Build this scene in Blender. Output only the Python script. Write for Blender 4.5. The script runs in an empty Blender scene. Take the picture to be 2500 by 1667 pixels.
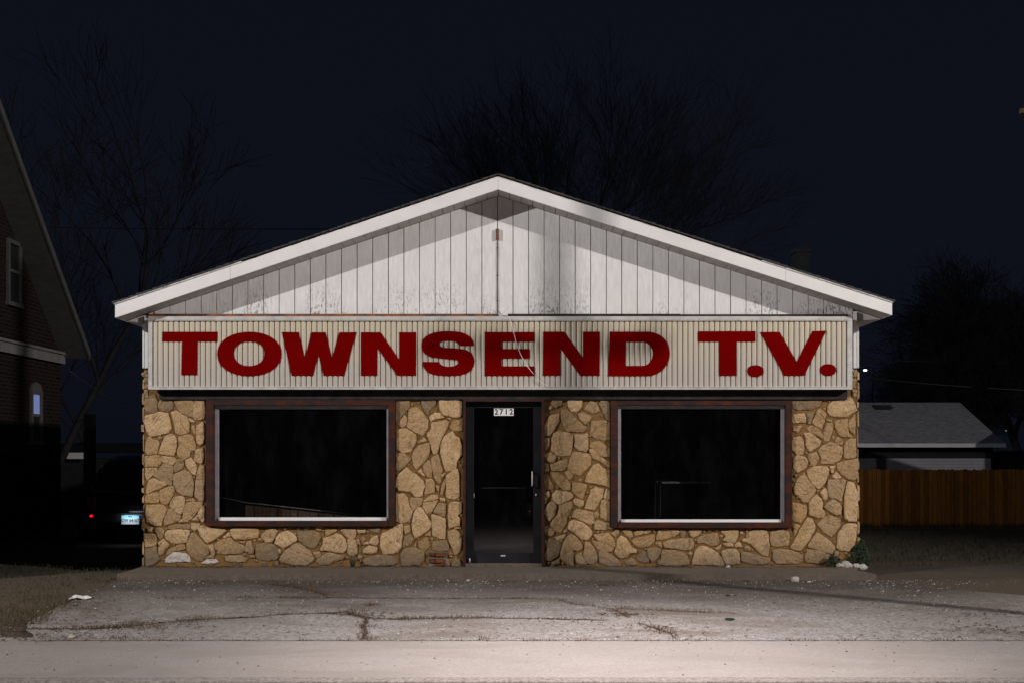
import bpy, bmesh, math, random
from mathutils import Vector, noise
from mathutils.geometry import tessellate_polygon
random.seed(7)
R = math.radians
C = bpy.context.scene.collection
F, D, CZ, CX0, HY = 2546.0, 13.4, 1.43, 1250.0, 1110.0   # picture scale, distance to the facade, eye height

def U(px, py, d=0.0):
    """point whose image is (px, py) on the plane d metres behind the stone facade"""
    k = (D + d) / F
    return Vector(((px - CX0) * k, d, CZ + (HY - py) * k))

# ------------------------------------------------------------------ ground shape
def zg(y, x=0.0):
    if y > -0.85: z = -0.075 - 0.004 * min(max(y, 0), 9)
    elif y > -4.33: z = -0.075 - (-0.85 - y) / 3.48 * 0.095
    else: z = -0.17
    return z
def G(px, py, lift=0.0):
    """ground point seen at (px, py)"""
    z = -0.1
    for _ in range(12):
        dep = (CZ - z) * F / (py - HY)
        z = zg(dep - D)
    dep = (CZ - z) * F / (py - HY)
    return Vector(((px - CX0) * dep / F, dep - D, z + lift))

# ------------------------------------------------------------------ mesh helpers
class MB:
    def __init__(s): s.v = []; s.f = []; s.t = []; s.cur = (0.5, 0, 0, 1); s.sm = []
    def add(s, vs, fs, smooth=False):
        n = len(s.v); s.v += [tuple(p) for p in vs]; s.t += [s.cur] * len(vs)
        s.f += [tuple(n + i for i in f) for f in fs]; s.sm += [smooth] * len(fs)
    def box(s, x0, x1, y0, y1, z0, z1):
        if x0 > x1: x0, x1 = x1, x0
        if y0 > y1: y0, y1 = y1, y0
        if z0 > z1: z0, z1 = z1, z0
        s.add([(x0,y0,z0),(x1,y0,z0),(x1,y1,z0),(x0,y1,z0),(x0,y0,z1),(x1,y0,z1),(x1,y1,z1),(x0,y1,z1)],
              [(0,1,5,4),(1,2,6,5),(2,3,7,6),(3,0,4,7),(4,5,6,7),(3,2,1,0)])
    def prism(s, poly, y0, y1):
        """poly: (x, z) outline, extruded from y0 (front) to y1"""
        n = len(poly)
        vs = [(x, y0, z) for x, z in poly] + [(x, y1, z) for x, z in poly]
        tr = tessellate_polygon([[Vector((x, z, 0)) for x, z in poly]])
        fs = [t for t in tr] + [tuple(n + i for i in reversed(t)) for t in tr]
        fs += [(i, (i + 1) % n, n + (i + 1) % n, n + i) for i in range(n)]
        s.add(vs, fs)
    def flat(s, poly, z):
        vs = [(x, y, z if not callable(z) else z(x, y)) for x, y in poly]
        s.add(vs, [t for t in tessellate_polygon([[Vector((x, y, 0)) for x, y in poly]])])
    def tube(s, pts, rad, n=6, cap=True):
        pts = [Vector(p) for p in pts]
        if not isinstance(rad, (list, tuple)): rad = [rad] * len(pts)
        vs = []; fs = []
        for i, p in enumerate(pts):
            d = (pts[min(i + 1, len(pts) - 1)] - pts[max(i - 1, 0)]).normalized()
            a = d.orthogonal().normalized(); b = d.cross(a)
            for k in range(n):
                an = 2 * math.pi * k / n
                vs.append(p + a * math.cos(an) * rad[i] + b * math.sin(an) * rad[i])
        for i in range(len(pts) - 1):
            for k in range(n):
                fs.append((i*n+k, i*n+(k+1)%n, (i+1)*n+(k+1)%n, (i+1)*n+k))
        if cap: fs += [tuple(range(n))[::-1], tuple((len(pts)-1)*n + k for k in range(n))]
        s.add(vs, fs, True)
    def cyl(s, c, axis, r, h, n=20):
        a = Vector(axis).normalized() * h / 2; c = Vector(c); s.tube([c - a, c + a], r, n)
    def build(s, name, mat=None, parent=None, bevel=0, mats=None):
        me = bpy.data.meshes.new(name); me.from_pydata(s.v, [], s.f)
        at = me.color_attributes.new('tone', 'FLOAT_COLOR', 'POINT')
        for i, t in enumerate(s.t): at.data[i].color = t
        me.polygons.foreach_set('use_smooth', s.sm)
        if mat: me.materials.append(mat)
        bm = bmesh.new(); bm.from_mesh(me); bmesh.ops.recalc_face_normals(bm, faces=bm.faces); bm.to_mesh(me); bm.free()
        o = bpy.data.objects.new(name, me); C.objects.link(o)
        if parent:
            o.parent = parent; o.matrix_parent_inverse = parent.matrix_world.inverted()
            w = parent
            loc = Vector((0, 0, 0))
            while w: loc += Vector(w.location); w = w.parent
            o.matrix_parent_inverse.identity(); o.location = -loc if loc.length else (0, 0, 0)
        if bevel:
            m = o.modifiers.new('bevel', 'BEVEL'); m.width = bevel; m.segments = 2; m.limit_method = 'ANGLE'
        return o

def tag(o, label=None, cat=None, group=None, kind=None):
    if label: o['label'] = label
    if cat: o['category'] = cat
    if group: o['group'] = group
    if kind: o['kind'] = kind
    return o
def thing(name, loc, label, cat, group=None):
    o = bpy.data.objects.new(name, None); C.objects.link(o); o.location = loc; o.empty_display_size = 0.2
    return tag(o, label, cat, group)

# ------------------------------------------------------------------ materials
def new_mat(name):
    m = bpy.data.materials.new(name); m.use_nodes = True
    nt = m.node_tree; b = nt.nodes['Principled BSDF']
    return m, nt, b
def nd(nt, t, **kw):
    n = nt.nodes.new(t)
    for k, v in kw.items(): setattr(n, k, v)
    return n
def mixc(nt, fac, a, b, mode='MIX'):
    n = nd(nt, 'ShaderNodeMix', data_type='RGBA', blend_type=mode)
    for i, v in ((0, fac), (6, a), (7, b)):
        if hasattr(v, 'links') or hasattr(v, 'node'): nt.links.new(v, n.inputs[i])
        else: n.inputs[i].default_value = v if i == 0 else (*v, 1) if len(v) == 3 else v
    return n.outputs[2]
def ramp(nt, src, stops, interp='LINEAR'):
    n = nd(nt, 'ShaderNodeValToRGB'); cr = n.color_ramp; cr.interpolation = interp
    while len(cr.elements) < len(stops): cr.elements.new(0.5)
    for e, (p, c) in zip(cr.elements, stops):
        e.position = p; e.color = (c, c, c, 1) if not isinstance(c, tuple) else (*c, 1)
    nt.links.new(src, n.inputs[0]); return n.outputs[0]
def noise_n(nt, scale, detail=4, rough=0.6, vec=None, stretch=None, dist=0.0):
    if vec is None:
        vec = nd(nt, 'ShaderNodeTexCoord').outputs['Object']
    if stretch:
        mp = nd(nt, 'ShaderNodeMapping'); mp.inputs['Scale'].default_value = stretch
        nt.links.new(vec, mp.inputs[0]); vec = mp.outputs[0]
    n = nd(nt, 'ShaderNodeTexNoise'); n.inputs['Scale'].default_value = scale
    n.inputs['Detail'].default_value = detail; n.inputs['Roughness'].default_value = rough
    n.inputs['Distortion'].default_value = dist
    nt.links.new(vec, n.inputs['Vector']); return n.outputs['Fac']
def bump(nt, b, h, strength=0.4, dist=0.01):
    n = nd(nt, 'ShaderNodeBump'); n.inputs['Strength'].default_value = strength; n.inputs['Distance'].default_value = dist
    nt.links.new(h, n.inputs['Height']); nt.links.new(n.outputs[0], b.inputs['Normal'])
def simple(name, col, rough=0.7, var=0.25, scale=6, metal=0, stretch=None, bmp=0.15):
    m, nt, b = new_mat(name)
    n = noise_n(nt, scale, 5, 0.65, stretch=stretch)
    dark = tuple(c * (1 - var) for c in col); lite = tuple(min(1, c * (1 + var)) for c in col)
    nt.links.new(mixc(nt, ramp(nt, n, [(0.3, 0.0), (0.7, 1.0)]), dark, lite), b.inputs['Base Color'])
    b.inputs['Roughness'].default_value = rough; b.inputs['Metallic'].default_value = metal
    if bmp: bump(nt, b, n, bmp, 0.01)
    return m
def emis(name, col, strength):
    m, nt, b = new_mat(name)
    b.inputs['Base Color'].default_value = (*col, 1)
    b.inputs['Emission Color'].default_value = (*col, 1); b.inputs['Emission Strength'].default_value = strength
    return m

def stone_mat():
    m, nt, b = new_mat('flagstone')
    at = nd(nt, 'ShaderNodeAttribute', attribute_name='tone')
    sep = nd(nt, 'ShaderNodeSeparateColor'); nt.links.new(at.outputs['Color'], sep.inputs[0])
    base = mixc(nt, sep.outputs[0], (0.43, 0.268, 0.125), (0.73, 0.505, 0.285))
    base = mixc(nt, sep.outputs[1], base, (0.19, 0.145, 0.095))
    n1 = noise_n(nt, 11, 6, 0.7)
    base = mixc(nt, ramp(nt, n1, [(0.56, 0.0), (0.72, 0.6)]), base, (0.16, 0.082, 0.025))
    tc = nd(nt, 'ShaderNodeTexCoord')
    va = nd(nt, 'ShaderNodeVectorMath', operation='ADD'); vs = nd(nt, 'ShaderNodeVectorMath', operation='SCALE')
    nt.links.new(at.outputs['Color'], vs.inputs[0]); vs.inputs['Scale'].default_value = 23.0
    nt.links.new(tc.outputs['Object'], va.inputs[0]); nt.links.new(vs.outputs[0], va.inputs[1])
    rot = nd(nt, 'ShaderNodeVectorRotate', rotation_type='AXIS_ANGLE'); rot.inputs['Axis'].default_value = (0, 1, 0)
    mu = nd(nt, 'ShaderNodeMath', operation='MULTIPLY'); mu.inputs[1].default_value = 9.0
    nt.links.new(sep.outputs[0], mu.inputs[0]); nt.links.new(mu.outputs[0], rot.inputs['Angle']); nt.links.new(va.outputs[0], rot.inputs[0])
    st = noise_n(nt, 5, 5, 0.72, vec=rot.outputs[0], stretch=(1.0, 2.0, 3.6), dist=0.9)
    base = mixc(nt, ramp(nt, st, [(0.34, 0.7), (0.43, 0.0)]), base, (0.17, 0.095, 0.035))
    base = mixc(nt, ramp(nt, noise_n(nt, 2.3, 3, 0.6), [(0.45, 0.0), (0.65, 0.55)]), base, (0.50, 0.30, 0.11))
    base = mixc(nt, ramp(nt, noise_n(nt, 45, 3, 0.8), [(0.36, 0.4), (0.6, 0.0)]), base, (0.10, 0.055, 0.025))
    white = mixc(nt, ramp(nt, n1, [(0.4, 0.0), (0.7, 1.0)]), (0.62, 0.56, 0.52), (0.35, 0.30, 0.25))
    base = mixc(nt, sep.outputs[2], base, white)
    sz_ = nd(nt, 'ShaderNodeSeparateXYZ'); nt.links.new(tc.outputs['Object'], sz_.inputs[0])
    sp_ = nd(nt, 'ShaderNodeMath', operation='MULTIPLY_ADD'); nt.links.new(noise_n(nt, 3.0, 5, 0.7), sp_.inputs[0]); sp_.inputs[1].default_value = -0.5; nt.links.new(sz_.outputs['Z'], sp_.inputs[2])
    mz_ = nd(nt, 'ShaderNodeMapRange'); mz_.inputs['From Min'].default_value = -0.22; mz_.inputs['From Max'].default_value = 0.06; mz_.inputs['To Min'].default_value = 0.75; mz_.inputs['To Max'].default_value = 0.0
    nt.links.new(sp_.outputs[0], mz_.inputs[0])
    base = mixc(nt, mz_.outputs[0], base, (0.17, 0.125, 0.085))
    base = mixc(nt, sep.outputs[2], base, white)
    nt.links.new(base, b.inputs['Base Color']); b.inputs['Roughness'].default_value = 0.9
    ad = nd(nt, 'ShaderNodeMath', operation='ADD'); nt.links.new(st, ad.inputs[0]); nt.links.new(n1, ad.inputs[1])
    bump(nt, b, ad.outputs[0], 1.0, 0.04)
    return m
def mortar_mat():
    m, nt, b = new_mat('mortar')
    n = noise_n(nt, 3.5, 5, 0.7); n2 = noise_n(nt, 40, 5, 0.8)
    c = mixc(nt, ramp(nt, n, [(0.35, 0.0), (0.65, 1.0)]), (0.17, 0.092, 0.028), (0.25, 0.125, 0.030))
    c = mixc(nt, ramp(nt, n2, [(0.35, 0.5), (0.6, 0.0)]), c, (0.08, 0.045, 0.02))
    nt.links.new(c, b.inputs['Base Color']); b.inputs['Roughness'].default_value = 0.95
    bump(nt, b, n2, 0.7, 0.012); return m
def siding_mat():
    m, nt, b = new_mat('white_painted_siding')
    tc = nd(nt, 'ShaderNodeTexCoord').outputs['Object']
    streak = noise_n(nt, 9, 6, 0.7, stretch=(3.0, 1, 0.5))
    big = noise_n(nt, 1.3, 3, 0.5)
    c = mixc(nt, ramp(nt, streak, [(0.35, 0.0), (0.7, 1.0)]), (0.64, 0.63, 0.635), (0.79, 0.78, 0.785))
    c = mixc(nt, ramp(nt, big, [(0.4, 0.3), (0.6, 0.0)]), c, (0.60, 0.57, 0.55))
    wz = ramp(nt, noise_n(nt, 0.75, 2, 0.5, stretch=(1, 1, 0.35)), [(0.50, 0.0), (0.60, 1.0)])
    wg = ramp(nt, noise_n(nt, 16, 6, 0.8, stretch=(4.5, 1, 0.35)), [(0.46, 0.0), (0.60, 0.55)])
    wm = nd(nt, 'ShaderNodeMath', operation='MULTIPLY'); nt.links.new(wz, wm.inputs[0]); nt.links.new(wg, wm.inputs[1])
    c = mixc(nt, wm.outputs[0], c, (0.36, 0.34, 0.33))
    # mildew specks, only towards the foot of the siding and in a few patches
    sx = nd(nt, 'ShaderNodeSeparateXYZ'); nt.links.new(tc, sx.inputs[0])
    low = ramp(nt, sx.outputs['Z'], [(0.0, 1.0), (1.0, 0.0)])
    mr = nd(nt, 'ShaderNodeMapRange'); mr.inputs['From Min'].default_value = 3.2; mr.inputs['From Max'].default_value = 3.7
    mr.inputs['To Min'].default_value = 1; mr.inputs['To Max'].default_value = 0; nt.links.new(sx.outputs['Z'], mr.inputs[0])
    patch = ramp(nt, noise_n(nt, 1.1, 2, 0.5, stretch=(1, 1, 0.3)), [(0.47, 0.0), (0.56, 1.0)])
    spk = ramp(nt, noise_n(nt, 26, 5, 0.8, stretch=(1.6, 1, 0.6)), [(0.53, 0.0), (0.58, 1.0)])
    m1 = nd(nt, 'ShaderNodeMath', operation='MULTIPLY'); nt.links.new(mr.outputs[0], m1.inputs[0]); nt.links.new(patch, m1.inputs[1])
    m2 = nd(nt, 'ShaderNodeMath', operation='MULTIPLY'); nt.links.new(m1.outputs[0], m2.inputs[0]); nt.links.new(spk, m2.inputs[1])
    c = mixc(nt, m2.outputs[0], c, (0.07, 0.06, 0.055))
    nt.links.new(c, b.inputs['Base Color']); b.inputs['Roughness'].default_value = 0.65
    bump(nt, b, streak, 0.2, 0.004); return m
def panel_mat():
    m, nt, b = new_mat('corrugated_cream_plastic')
    tc = nd(nt, 'ShaderNodeTexCoord').outputs['Object']; sx = nd(nt, 'ShaderNodeSeparateXYZ'); nt.links.new(tc, sx.inputs[0])
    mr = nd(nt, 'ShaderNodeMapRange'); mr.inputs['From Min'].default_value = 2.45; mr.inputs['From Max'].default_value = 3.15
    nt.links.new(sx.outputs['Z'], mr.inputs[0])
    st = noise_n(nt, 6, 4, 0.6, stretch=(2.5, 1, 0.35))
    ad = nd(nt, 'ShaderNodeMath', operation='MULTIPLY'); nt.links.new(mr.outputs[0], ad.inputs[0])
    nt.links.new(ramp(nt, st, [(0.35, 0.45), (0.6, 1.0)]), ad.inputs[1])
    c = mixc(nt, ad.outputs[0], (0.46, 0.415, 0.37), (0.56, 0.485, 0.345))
    c = mixc(nt, ramp(nt, noise_n(nt, 14, 5, 0.8, stretch=(2, 1, 0.3)), [(0.62, 0.0), (0.75, 0.5)]), c, (0.25, 0.2, 0.13))
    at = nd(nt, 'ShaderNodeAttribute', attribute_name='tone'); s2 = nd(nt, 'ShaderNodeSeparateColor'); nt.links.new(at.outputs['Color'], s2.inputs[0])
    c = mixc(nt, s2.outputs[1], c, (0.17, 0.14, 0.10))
    nt.links.new(c, b.inputs['Base Color']); b.inputs['Roughness'].default_value = 0.55
    return m
def rust_mat(name, base, rust, t=0.5):
    m, nt, b = new_mat(name)
    n = noise_n(nt, 5, 6, 0.75, stretch=(1, 1, 2))
    c = mixc(nt, ramp(nt, n, [(t - 0.08, 0.0), (t + 0.08, 1.0)]), base, rust)
    n2 = noise_n(nt, 60, 4, 0.8, stretch=(3, 1, 0.4))
    c = mixc(nt, ramp(nt, n2, [(0.55, 0.0), (0.75, 0.5)]), c, tuple(min(1, x * 2.2 + 0.02) for x in base))
    nt.links.new(c, b.inputs['Base Color']); b.inputs['Roughness'].default_value = 0.7; bump(nt, b, n2, 0.3, 0.004); return m
def ground_mat(name, a, bcol, grit, scale=30, spots=0.0, stain=None, bs=0.5, patchscale=0.7):
    m, nt, b = new_mat(name)
    big = noise_n(nt, patchscale, 5, 0.6); fine = noise_n(nt, scale, 6, 0.85); fine2 = noise_n(nt, scale * 3, 3, 0.8)
    c = mixc(nt, ramp(nt, big, [(0.35, 0.0), (0.65, 1.0)]), a, bcol)
    c = mixc(nt, ramp(nt, fine, [(0.36, 1.0), (0.60, 0.0)]), c, grit)
    c = mixc(nt, ramp(nt, fine2, [(0.58, 0.0), (0.7, 0.55)]), c, tuple(min(1, x * 1.7) for x in a))
    if stain:
        s = noise_n(nt, 0.9, 4, 0.6, stretch=(0.6, 1.6, 1), dist=0.6)
        c = mixc(nt, ramp(nt, s, [(0.50, 0.0), (0.64, 0.8)]), c, stain)
        s2_ = noise_n(nt, 5.5, 5, 0.7, dist=0.8)
        c = mixc(nt, ramp(nt, s2_, [(0.54, 0.0), (0.68, 0.55)]), c, stain)
    if spots:
        v = nd(nt, 'ShaderNodeTexVoronoi'); v.inputs['Scale'].default_value = 16
        nt.links.new(nd(nt, 'ShaderNodeTexCoord').outputs['Object'], v.inputs['Vector'])
        c = mixc(nt, ramp(nt, v.outputs['Distance'], [(0.05, spots), (0.13, 0.0)]), c, (0.55, 0.5, 0.45))
    nt.links.new(c, b.inputs['Base Color']); b.inputs['Roughness'].default_value = 0.92
    bump(nt, b, fine, bs, 0.012); return m
def foot_dirt_and_falloff(m, y0, y1, col, amt=0.97):
    # soil and leaf dirt washed against the building; on the lot it also paints lamp falloff
    nt = m.node_tree; b = nt.nodes['Principled BSDF']; src = b.inputs['Base Color'].links[0].from_socket
    tc = nd(nt, 'ShaderNodeTexCoord').outputs['Object']; sx = nd(nt, 'ShaderNodeSeparateXYZ'); nt.links.new(tc, sx.inputs[0])
    n = noise_n(nt, 0.55, 4, 0.6, stretch=(1, 2.2, 1)); ad = nd(nt, 'ShaderNodeMath', operation='MULTIPLY_ADD'); nt.links.new(n, ad.inputs[0]); ad.inputs[1].default_value = 2.6
    nt.links.new(sx.outputs['Y'], ad.inputs[2]); mr = nd(nt, 'ShaderNodeMapRange'); mr.inputs['From Min'].default_value = y0+1.3; mr.inputs['From Max'].default_value = y1+1.3
    nt.links.new(ad.outputs[0], mr.inputs[0]); mr.inputs['To Max'].default_value = amt
    col = mixc(nt, ramp(nt, noise_n(nt, 18, 5, 0.8), [(0.35, 1.0), (0.6, 0.0)]), col, tuple(c_*0.45 for c_ in col))
    nt.links.new(mixc(nt, mr.outputs[0], src, col), b.inputs['Base Color'])
def glass_mat(name, tint):
    m, nt, b = new_mat(name)
    out = nt.nodes['Material Output']; nt.nodes.remove(b)
    tr = nd(nt, 'ShaderNodeBsdfTransparent'); tr.inputs[0].default_value = (tint, tint, tint * 1.05, 1)
    gl = nd(nt, 'ShaderNodeBsdfGlossy'); gl.inputs['Roughness'].default_value = 0.06
    gl.inputs[0].default_value = (0.8, 0.8, 0.85, 1)
    lw = nd(nt, 'ShaderNodeLayerWeight'); lw.inputs[0].default_value = 0.5
    pw = nd(nt, 'ShaderNodeMath', operation='POWER'); nt.links.new(lw.outputs['Facing'], pw.inputs[0]); pw.inputs[1].default_value = 4.0
    fr = nd(nt, 'ShaderNodeMath', operation='MULTIPLY_ADD'); nt.links.new(pw.outputs[0], fr.inputs[0]); fr.inputs[1].default_value = 0.9; fr.inputs[2].default_value = 0.045
    mx = nd(nt, 'ShaderNodeMixShader'); nt.links.new(fr.outputs[0], mx.inputs[0])
    df = nd(nt, 'ShaderNodeBsdfDiffuse')
    sm = ramp(nt, noise_n(nt, 2.2, 5, 0.7, stretch=(1.5, 1, 0.6)), [(0.45, 0.001), (0.8, 0.006)])
    nt.links.new(sm, df.inputs[0])
    ad = nd(nt, 'ShaderNodeAddShader'); nt.links.new(tr.outputs[0], ad.inputs[0]); nt.links.new(df.outputs[0], ad.inputs[1])
    nt.links.new(ad.outputs[0], mx.inputs[1]); nt.links.new(gl.outputs[0], mx.inputs[2]); nt.links.new(mx.outputs[0], out.inputs[0])
    return m
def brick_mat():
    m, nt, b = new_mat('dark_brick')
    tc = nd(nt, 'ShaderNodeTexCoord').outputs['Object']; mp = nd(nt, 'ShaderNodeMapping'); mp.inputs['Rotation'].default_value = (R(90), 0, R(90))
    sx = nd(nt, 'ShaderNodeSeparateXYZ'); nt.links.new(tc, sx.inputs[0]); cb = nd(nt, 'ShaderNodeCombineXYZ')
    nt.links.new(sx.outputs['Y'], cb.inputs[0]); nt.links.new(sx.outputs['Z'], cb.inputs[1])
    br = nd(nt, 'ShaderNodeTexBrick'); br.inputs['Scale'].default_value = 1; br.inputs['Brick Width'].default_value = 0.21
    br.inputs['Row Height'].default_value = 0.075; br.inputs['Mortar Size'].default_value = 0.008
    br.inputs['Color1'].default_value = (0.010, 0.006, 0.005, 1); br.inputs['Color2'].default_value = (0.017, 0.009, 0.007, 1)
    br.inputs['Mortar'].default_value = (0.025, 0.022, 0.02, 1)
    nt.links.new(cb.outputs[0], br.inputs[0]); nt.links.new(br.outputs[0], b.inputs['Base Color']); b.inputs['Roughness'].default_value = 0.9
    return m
def wood_fence_mat():
    m, nt, b = new_mat('fence_wood')
    at = nd(nt, 'ShaderNodeAttribute', attribute_name='tone'); sp = nd(nt, 'ShaderNodeSeparateColor'); nt.links.new(at.outputs['Color'], sp.inputs[0])
    c = mixc(nt, sp.outputs[0], (0.22, 0.088, 0.014), (0.42, 0.175, 0.028))
    n = noise_n(nt, 14, 6, 0.75, stretch=(3, 3, 0.25))
    c = mixc(nt, ramp(nt, n, [(0.35, 0.7), (0.6, 0.0)]), c, (0.07, 0.04, 0.018))
    nt.links.new(c, b.inputs['Base Color']); b.inputs['Roughness'].default_value = 0.85; bump(nt, b, n, 0.3, 0.006); return m

M = dict(
    stone=stone_mat(), mortar=mortar_mat(), siding=siding_mat(), panel=panel_mat(),
    trim=simple('white_trim_paint', (0.74, 0.725, 0.72), 0.5, 0.06, 3),
    soffit=simple('soffit_panel', (0.50, 0.48, 0.47), 0.7, 0.12, 4),
    alu=simple('aluminium_trim', (0.50, 0.48, 0.46), 0.45, 0.22, 7),
    alu2=simple('window_aluminium', (0.40, 0.38, 0.42), 0.45, 0.2, 9, metal=0.15),
    red=simple('red_sign_letter', (0.145, 0.0002, 0.0002), 0.9, 0.12, 4, bmp=0),
    shingle=simple('asphalt_shingle', (0.055, 0.05, 0.05), 0.95, 0.5, 35),
    casing=rust_mat('casing_paint', (0.028, 0.017, 0.016), (0.085, 0.021, 0.008), 0.55),
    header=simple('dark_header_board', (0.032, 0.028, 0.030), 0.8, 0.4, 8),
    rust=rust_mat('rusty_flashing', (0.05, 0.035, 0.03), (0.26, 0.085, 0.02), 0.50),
    darkmetal=simple('dark_bronze_aluminium', (0.017, 0.018, 0.022), 0.5, 0.25, 6),
    glass=glass_mat('window_glass', 0.42), doorglass=glass_mat('door_glass', 0.42),
    interior=simple('dark_interior', (0.055, 0.055, 0.062), 0.95, 0.3, 3),
    carpet=simple('interior_floor', (0.03, 0.03, 0.031), 0.95, 0.3, 20),
    whitepaint=simple('white_plastic', (0.8, 0.79, 0.8), 0.5, 0.04, 8),
    black=simple('black_plastic', (0.012, 0.012, 0.014), 0.5, 0.2, 9),
    soffit_dim=simple('belt_paint', (0.15, 0.145, 0.14), 0.9, 0.2, 4),
    brick=brick_mat(), redbrick=rust_mat('patch_brick', (0.16, 0.058, 0.022), (0.07, 0.026, 0.014), 0.5),
    patchmortar=simple('grey_mortar', (0.16, 0.13, 0.11), 0.95, 0.3, 30),
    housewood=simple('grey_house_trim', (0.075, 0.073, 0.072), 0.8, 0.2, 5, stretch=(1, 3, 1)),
    fence=wood_fence_mat(),
    garagewall=simple('dark_garage_wall', (0.025, 0.027, 0.028), 0.9, 0.2, 4),
    garagedoor=simple('grey_garage_door', (0.38, 0.365, 0.39), 0.7, 0.1, 4),
    roofgrey=simple('grey_shingle', (0.30, 0.29, 0.31), 0.95, 0.4, 9, stretch=(0.6, 1, 3)),
    paintblack=simple('car_paint', (0.004, 0.004, 0.005), 0.12, 0.1, 2, bmp=0),
    rubber=simple('tyre_rubber', (0.015, 0.015, 0.015), 0.9, 0.2, 20),
    bark=simple('tree_bark', (0.030, 0.028, 0.028), 0.95, 0.3, 6),
    pole=simple('pole_wood', (0.26, 0.17, 0.09), 0.95, 0.3, 6, stretch=(2, 2, 0.3)),
    wire=simple('wire', (0.06, 0.06, 0.065), 0.6, 0.1, 4, bmp=0),
    slab=ground_mat('apron_concrete', (0.11, 0.084, 0.06), (0.15, 0.117, 0.087), (0.065, 0.05, 0.038), 22, 0, (0.09, 0.075, 0.065)),
    lot=ground_mat('worn_lot_concrete', (0.36, 0.335, 0.325), (0.45, 0.42, 0.41), (0.15, 0.132, 0.12), 20, 0.5, (0.19, 0.155, 0.125), 1.2),
    walk=ground_mat('sidewalk_concrete', (0.33, 0.295, 0.275), (0.38, 0.345, 0.325), (0.24, 0.215, 0.20), 48, 0.25, (0.265, 0.235, 0.215), 0.3),
    kerb=ground_mat('kerb_concrete', (0.30, 0.27, 0.25), (0.36, 0.325, 0.30), (0.12, 0.10, 0.09), 30, 0.4),
    road=ground_mat('road_surface', (0.26, 0.23, 0.21), (0.3, 0.26, 0.24), (0.2, 0.17, 0.15), 40, 0.2),
    dirt=ground_mat('dirt_ground', (0.075, 0.055, 0.035), (0.035, 0.031, 0.02), (0.025, 0.02, 0.014), 12, 0.15, None, 0.8, 1.2),
    crack=ground_mat('crack_soil', (0.06, 0.04, 0.025), (0.08, 0.055, 0.03), (0.03, 0.02, 0.015), 20),
    rock=simple('pale_rock', (0.38, 0.35, 0.32), 0.9, 0.3, 25, bmp=0.5),
)
foot_dirt_and_falloff(M['lot'], -3.3, -1.2, (0.085, 0.066, 0.050))
foot_dirt_and_falloff(M['dirt'], 0.6, -0.6, (0.11, 0.076, 0.046), 0.7)
def blade_mat(name, a, b2):
    m, nt, b = new_mat(name)
    at = nd(nt, 'ShaderNodeAttribute', attribute_name='tone'); sp = nd(nt, 'ShaderNodeSeparateColor'); nt.links.new(at.outputs['Color'], sp.inputs[0])
    nt.links.new(mixc(nt, sp.outputs[0], a, b2), b.inputs['Base Color']); b.inputs['Roughness'].default_value = 0.9
    return m
for k_ in ('casing', 'header', 'brick', 'housewood', 'bark', 'darkmetal', 'fence', 'garagewall', 'redbrick', 'soffit_dim', 'shingle', 'roofgrey'):
    M[k_].node_tree.nodes['Principled BSDF'].inputs['Specular IOR Level'].default_value = 0.12
M['red'].node_tree.nodes['Principled BSDF'].inputs['Specular IOR Level'].default_value = 0.02
M['dead'] = blade_mat('dead_grass', (0.045, 0.024, 0.012), (0.15, 0.085, 0.04))
M['verge'] = blade_mat('verge_grass', (0.030, 0.026, 0.012), (0.12, 0.078, 0.038))
M['grit'] = blade_mat('grit', (0.10, 0.085, 0.075), (0.62, 0.58, 0.55))
M['green'] = blade_mat('green_grass', (0.014, 0.020, 0.008), (0.045, 0.038, 0.017))
M['leaf'] = blade_mat('evergreen_leaf', (0.010, 0.022, 0.010), (0.035, 0.055, 0.024))

# ------------------------------------------------------------------ the store
store = thing('store_building', (0, 7, 0), 'single storey gabled shop front with tan flagstone veneer, white siding and two big dark windows', 'building')
K0 = D / F
xl, xr = U(352, 0).x, U(2093, 0).x
BK = 15.0
zb = -0.12

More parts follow.
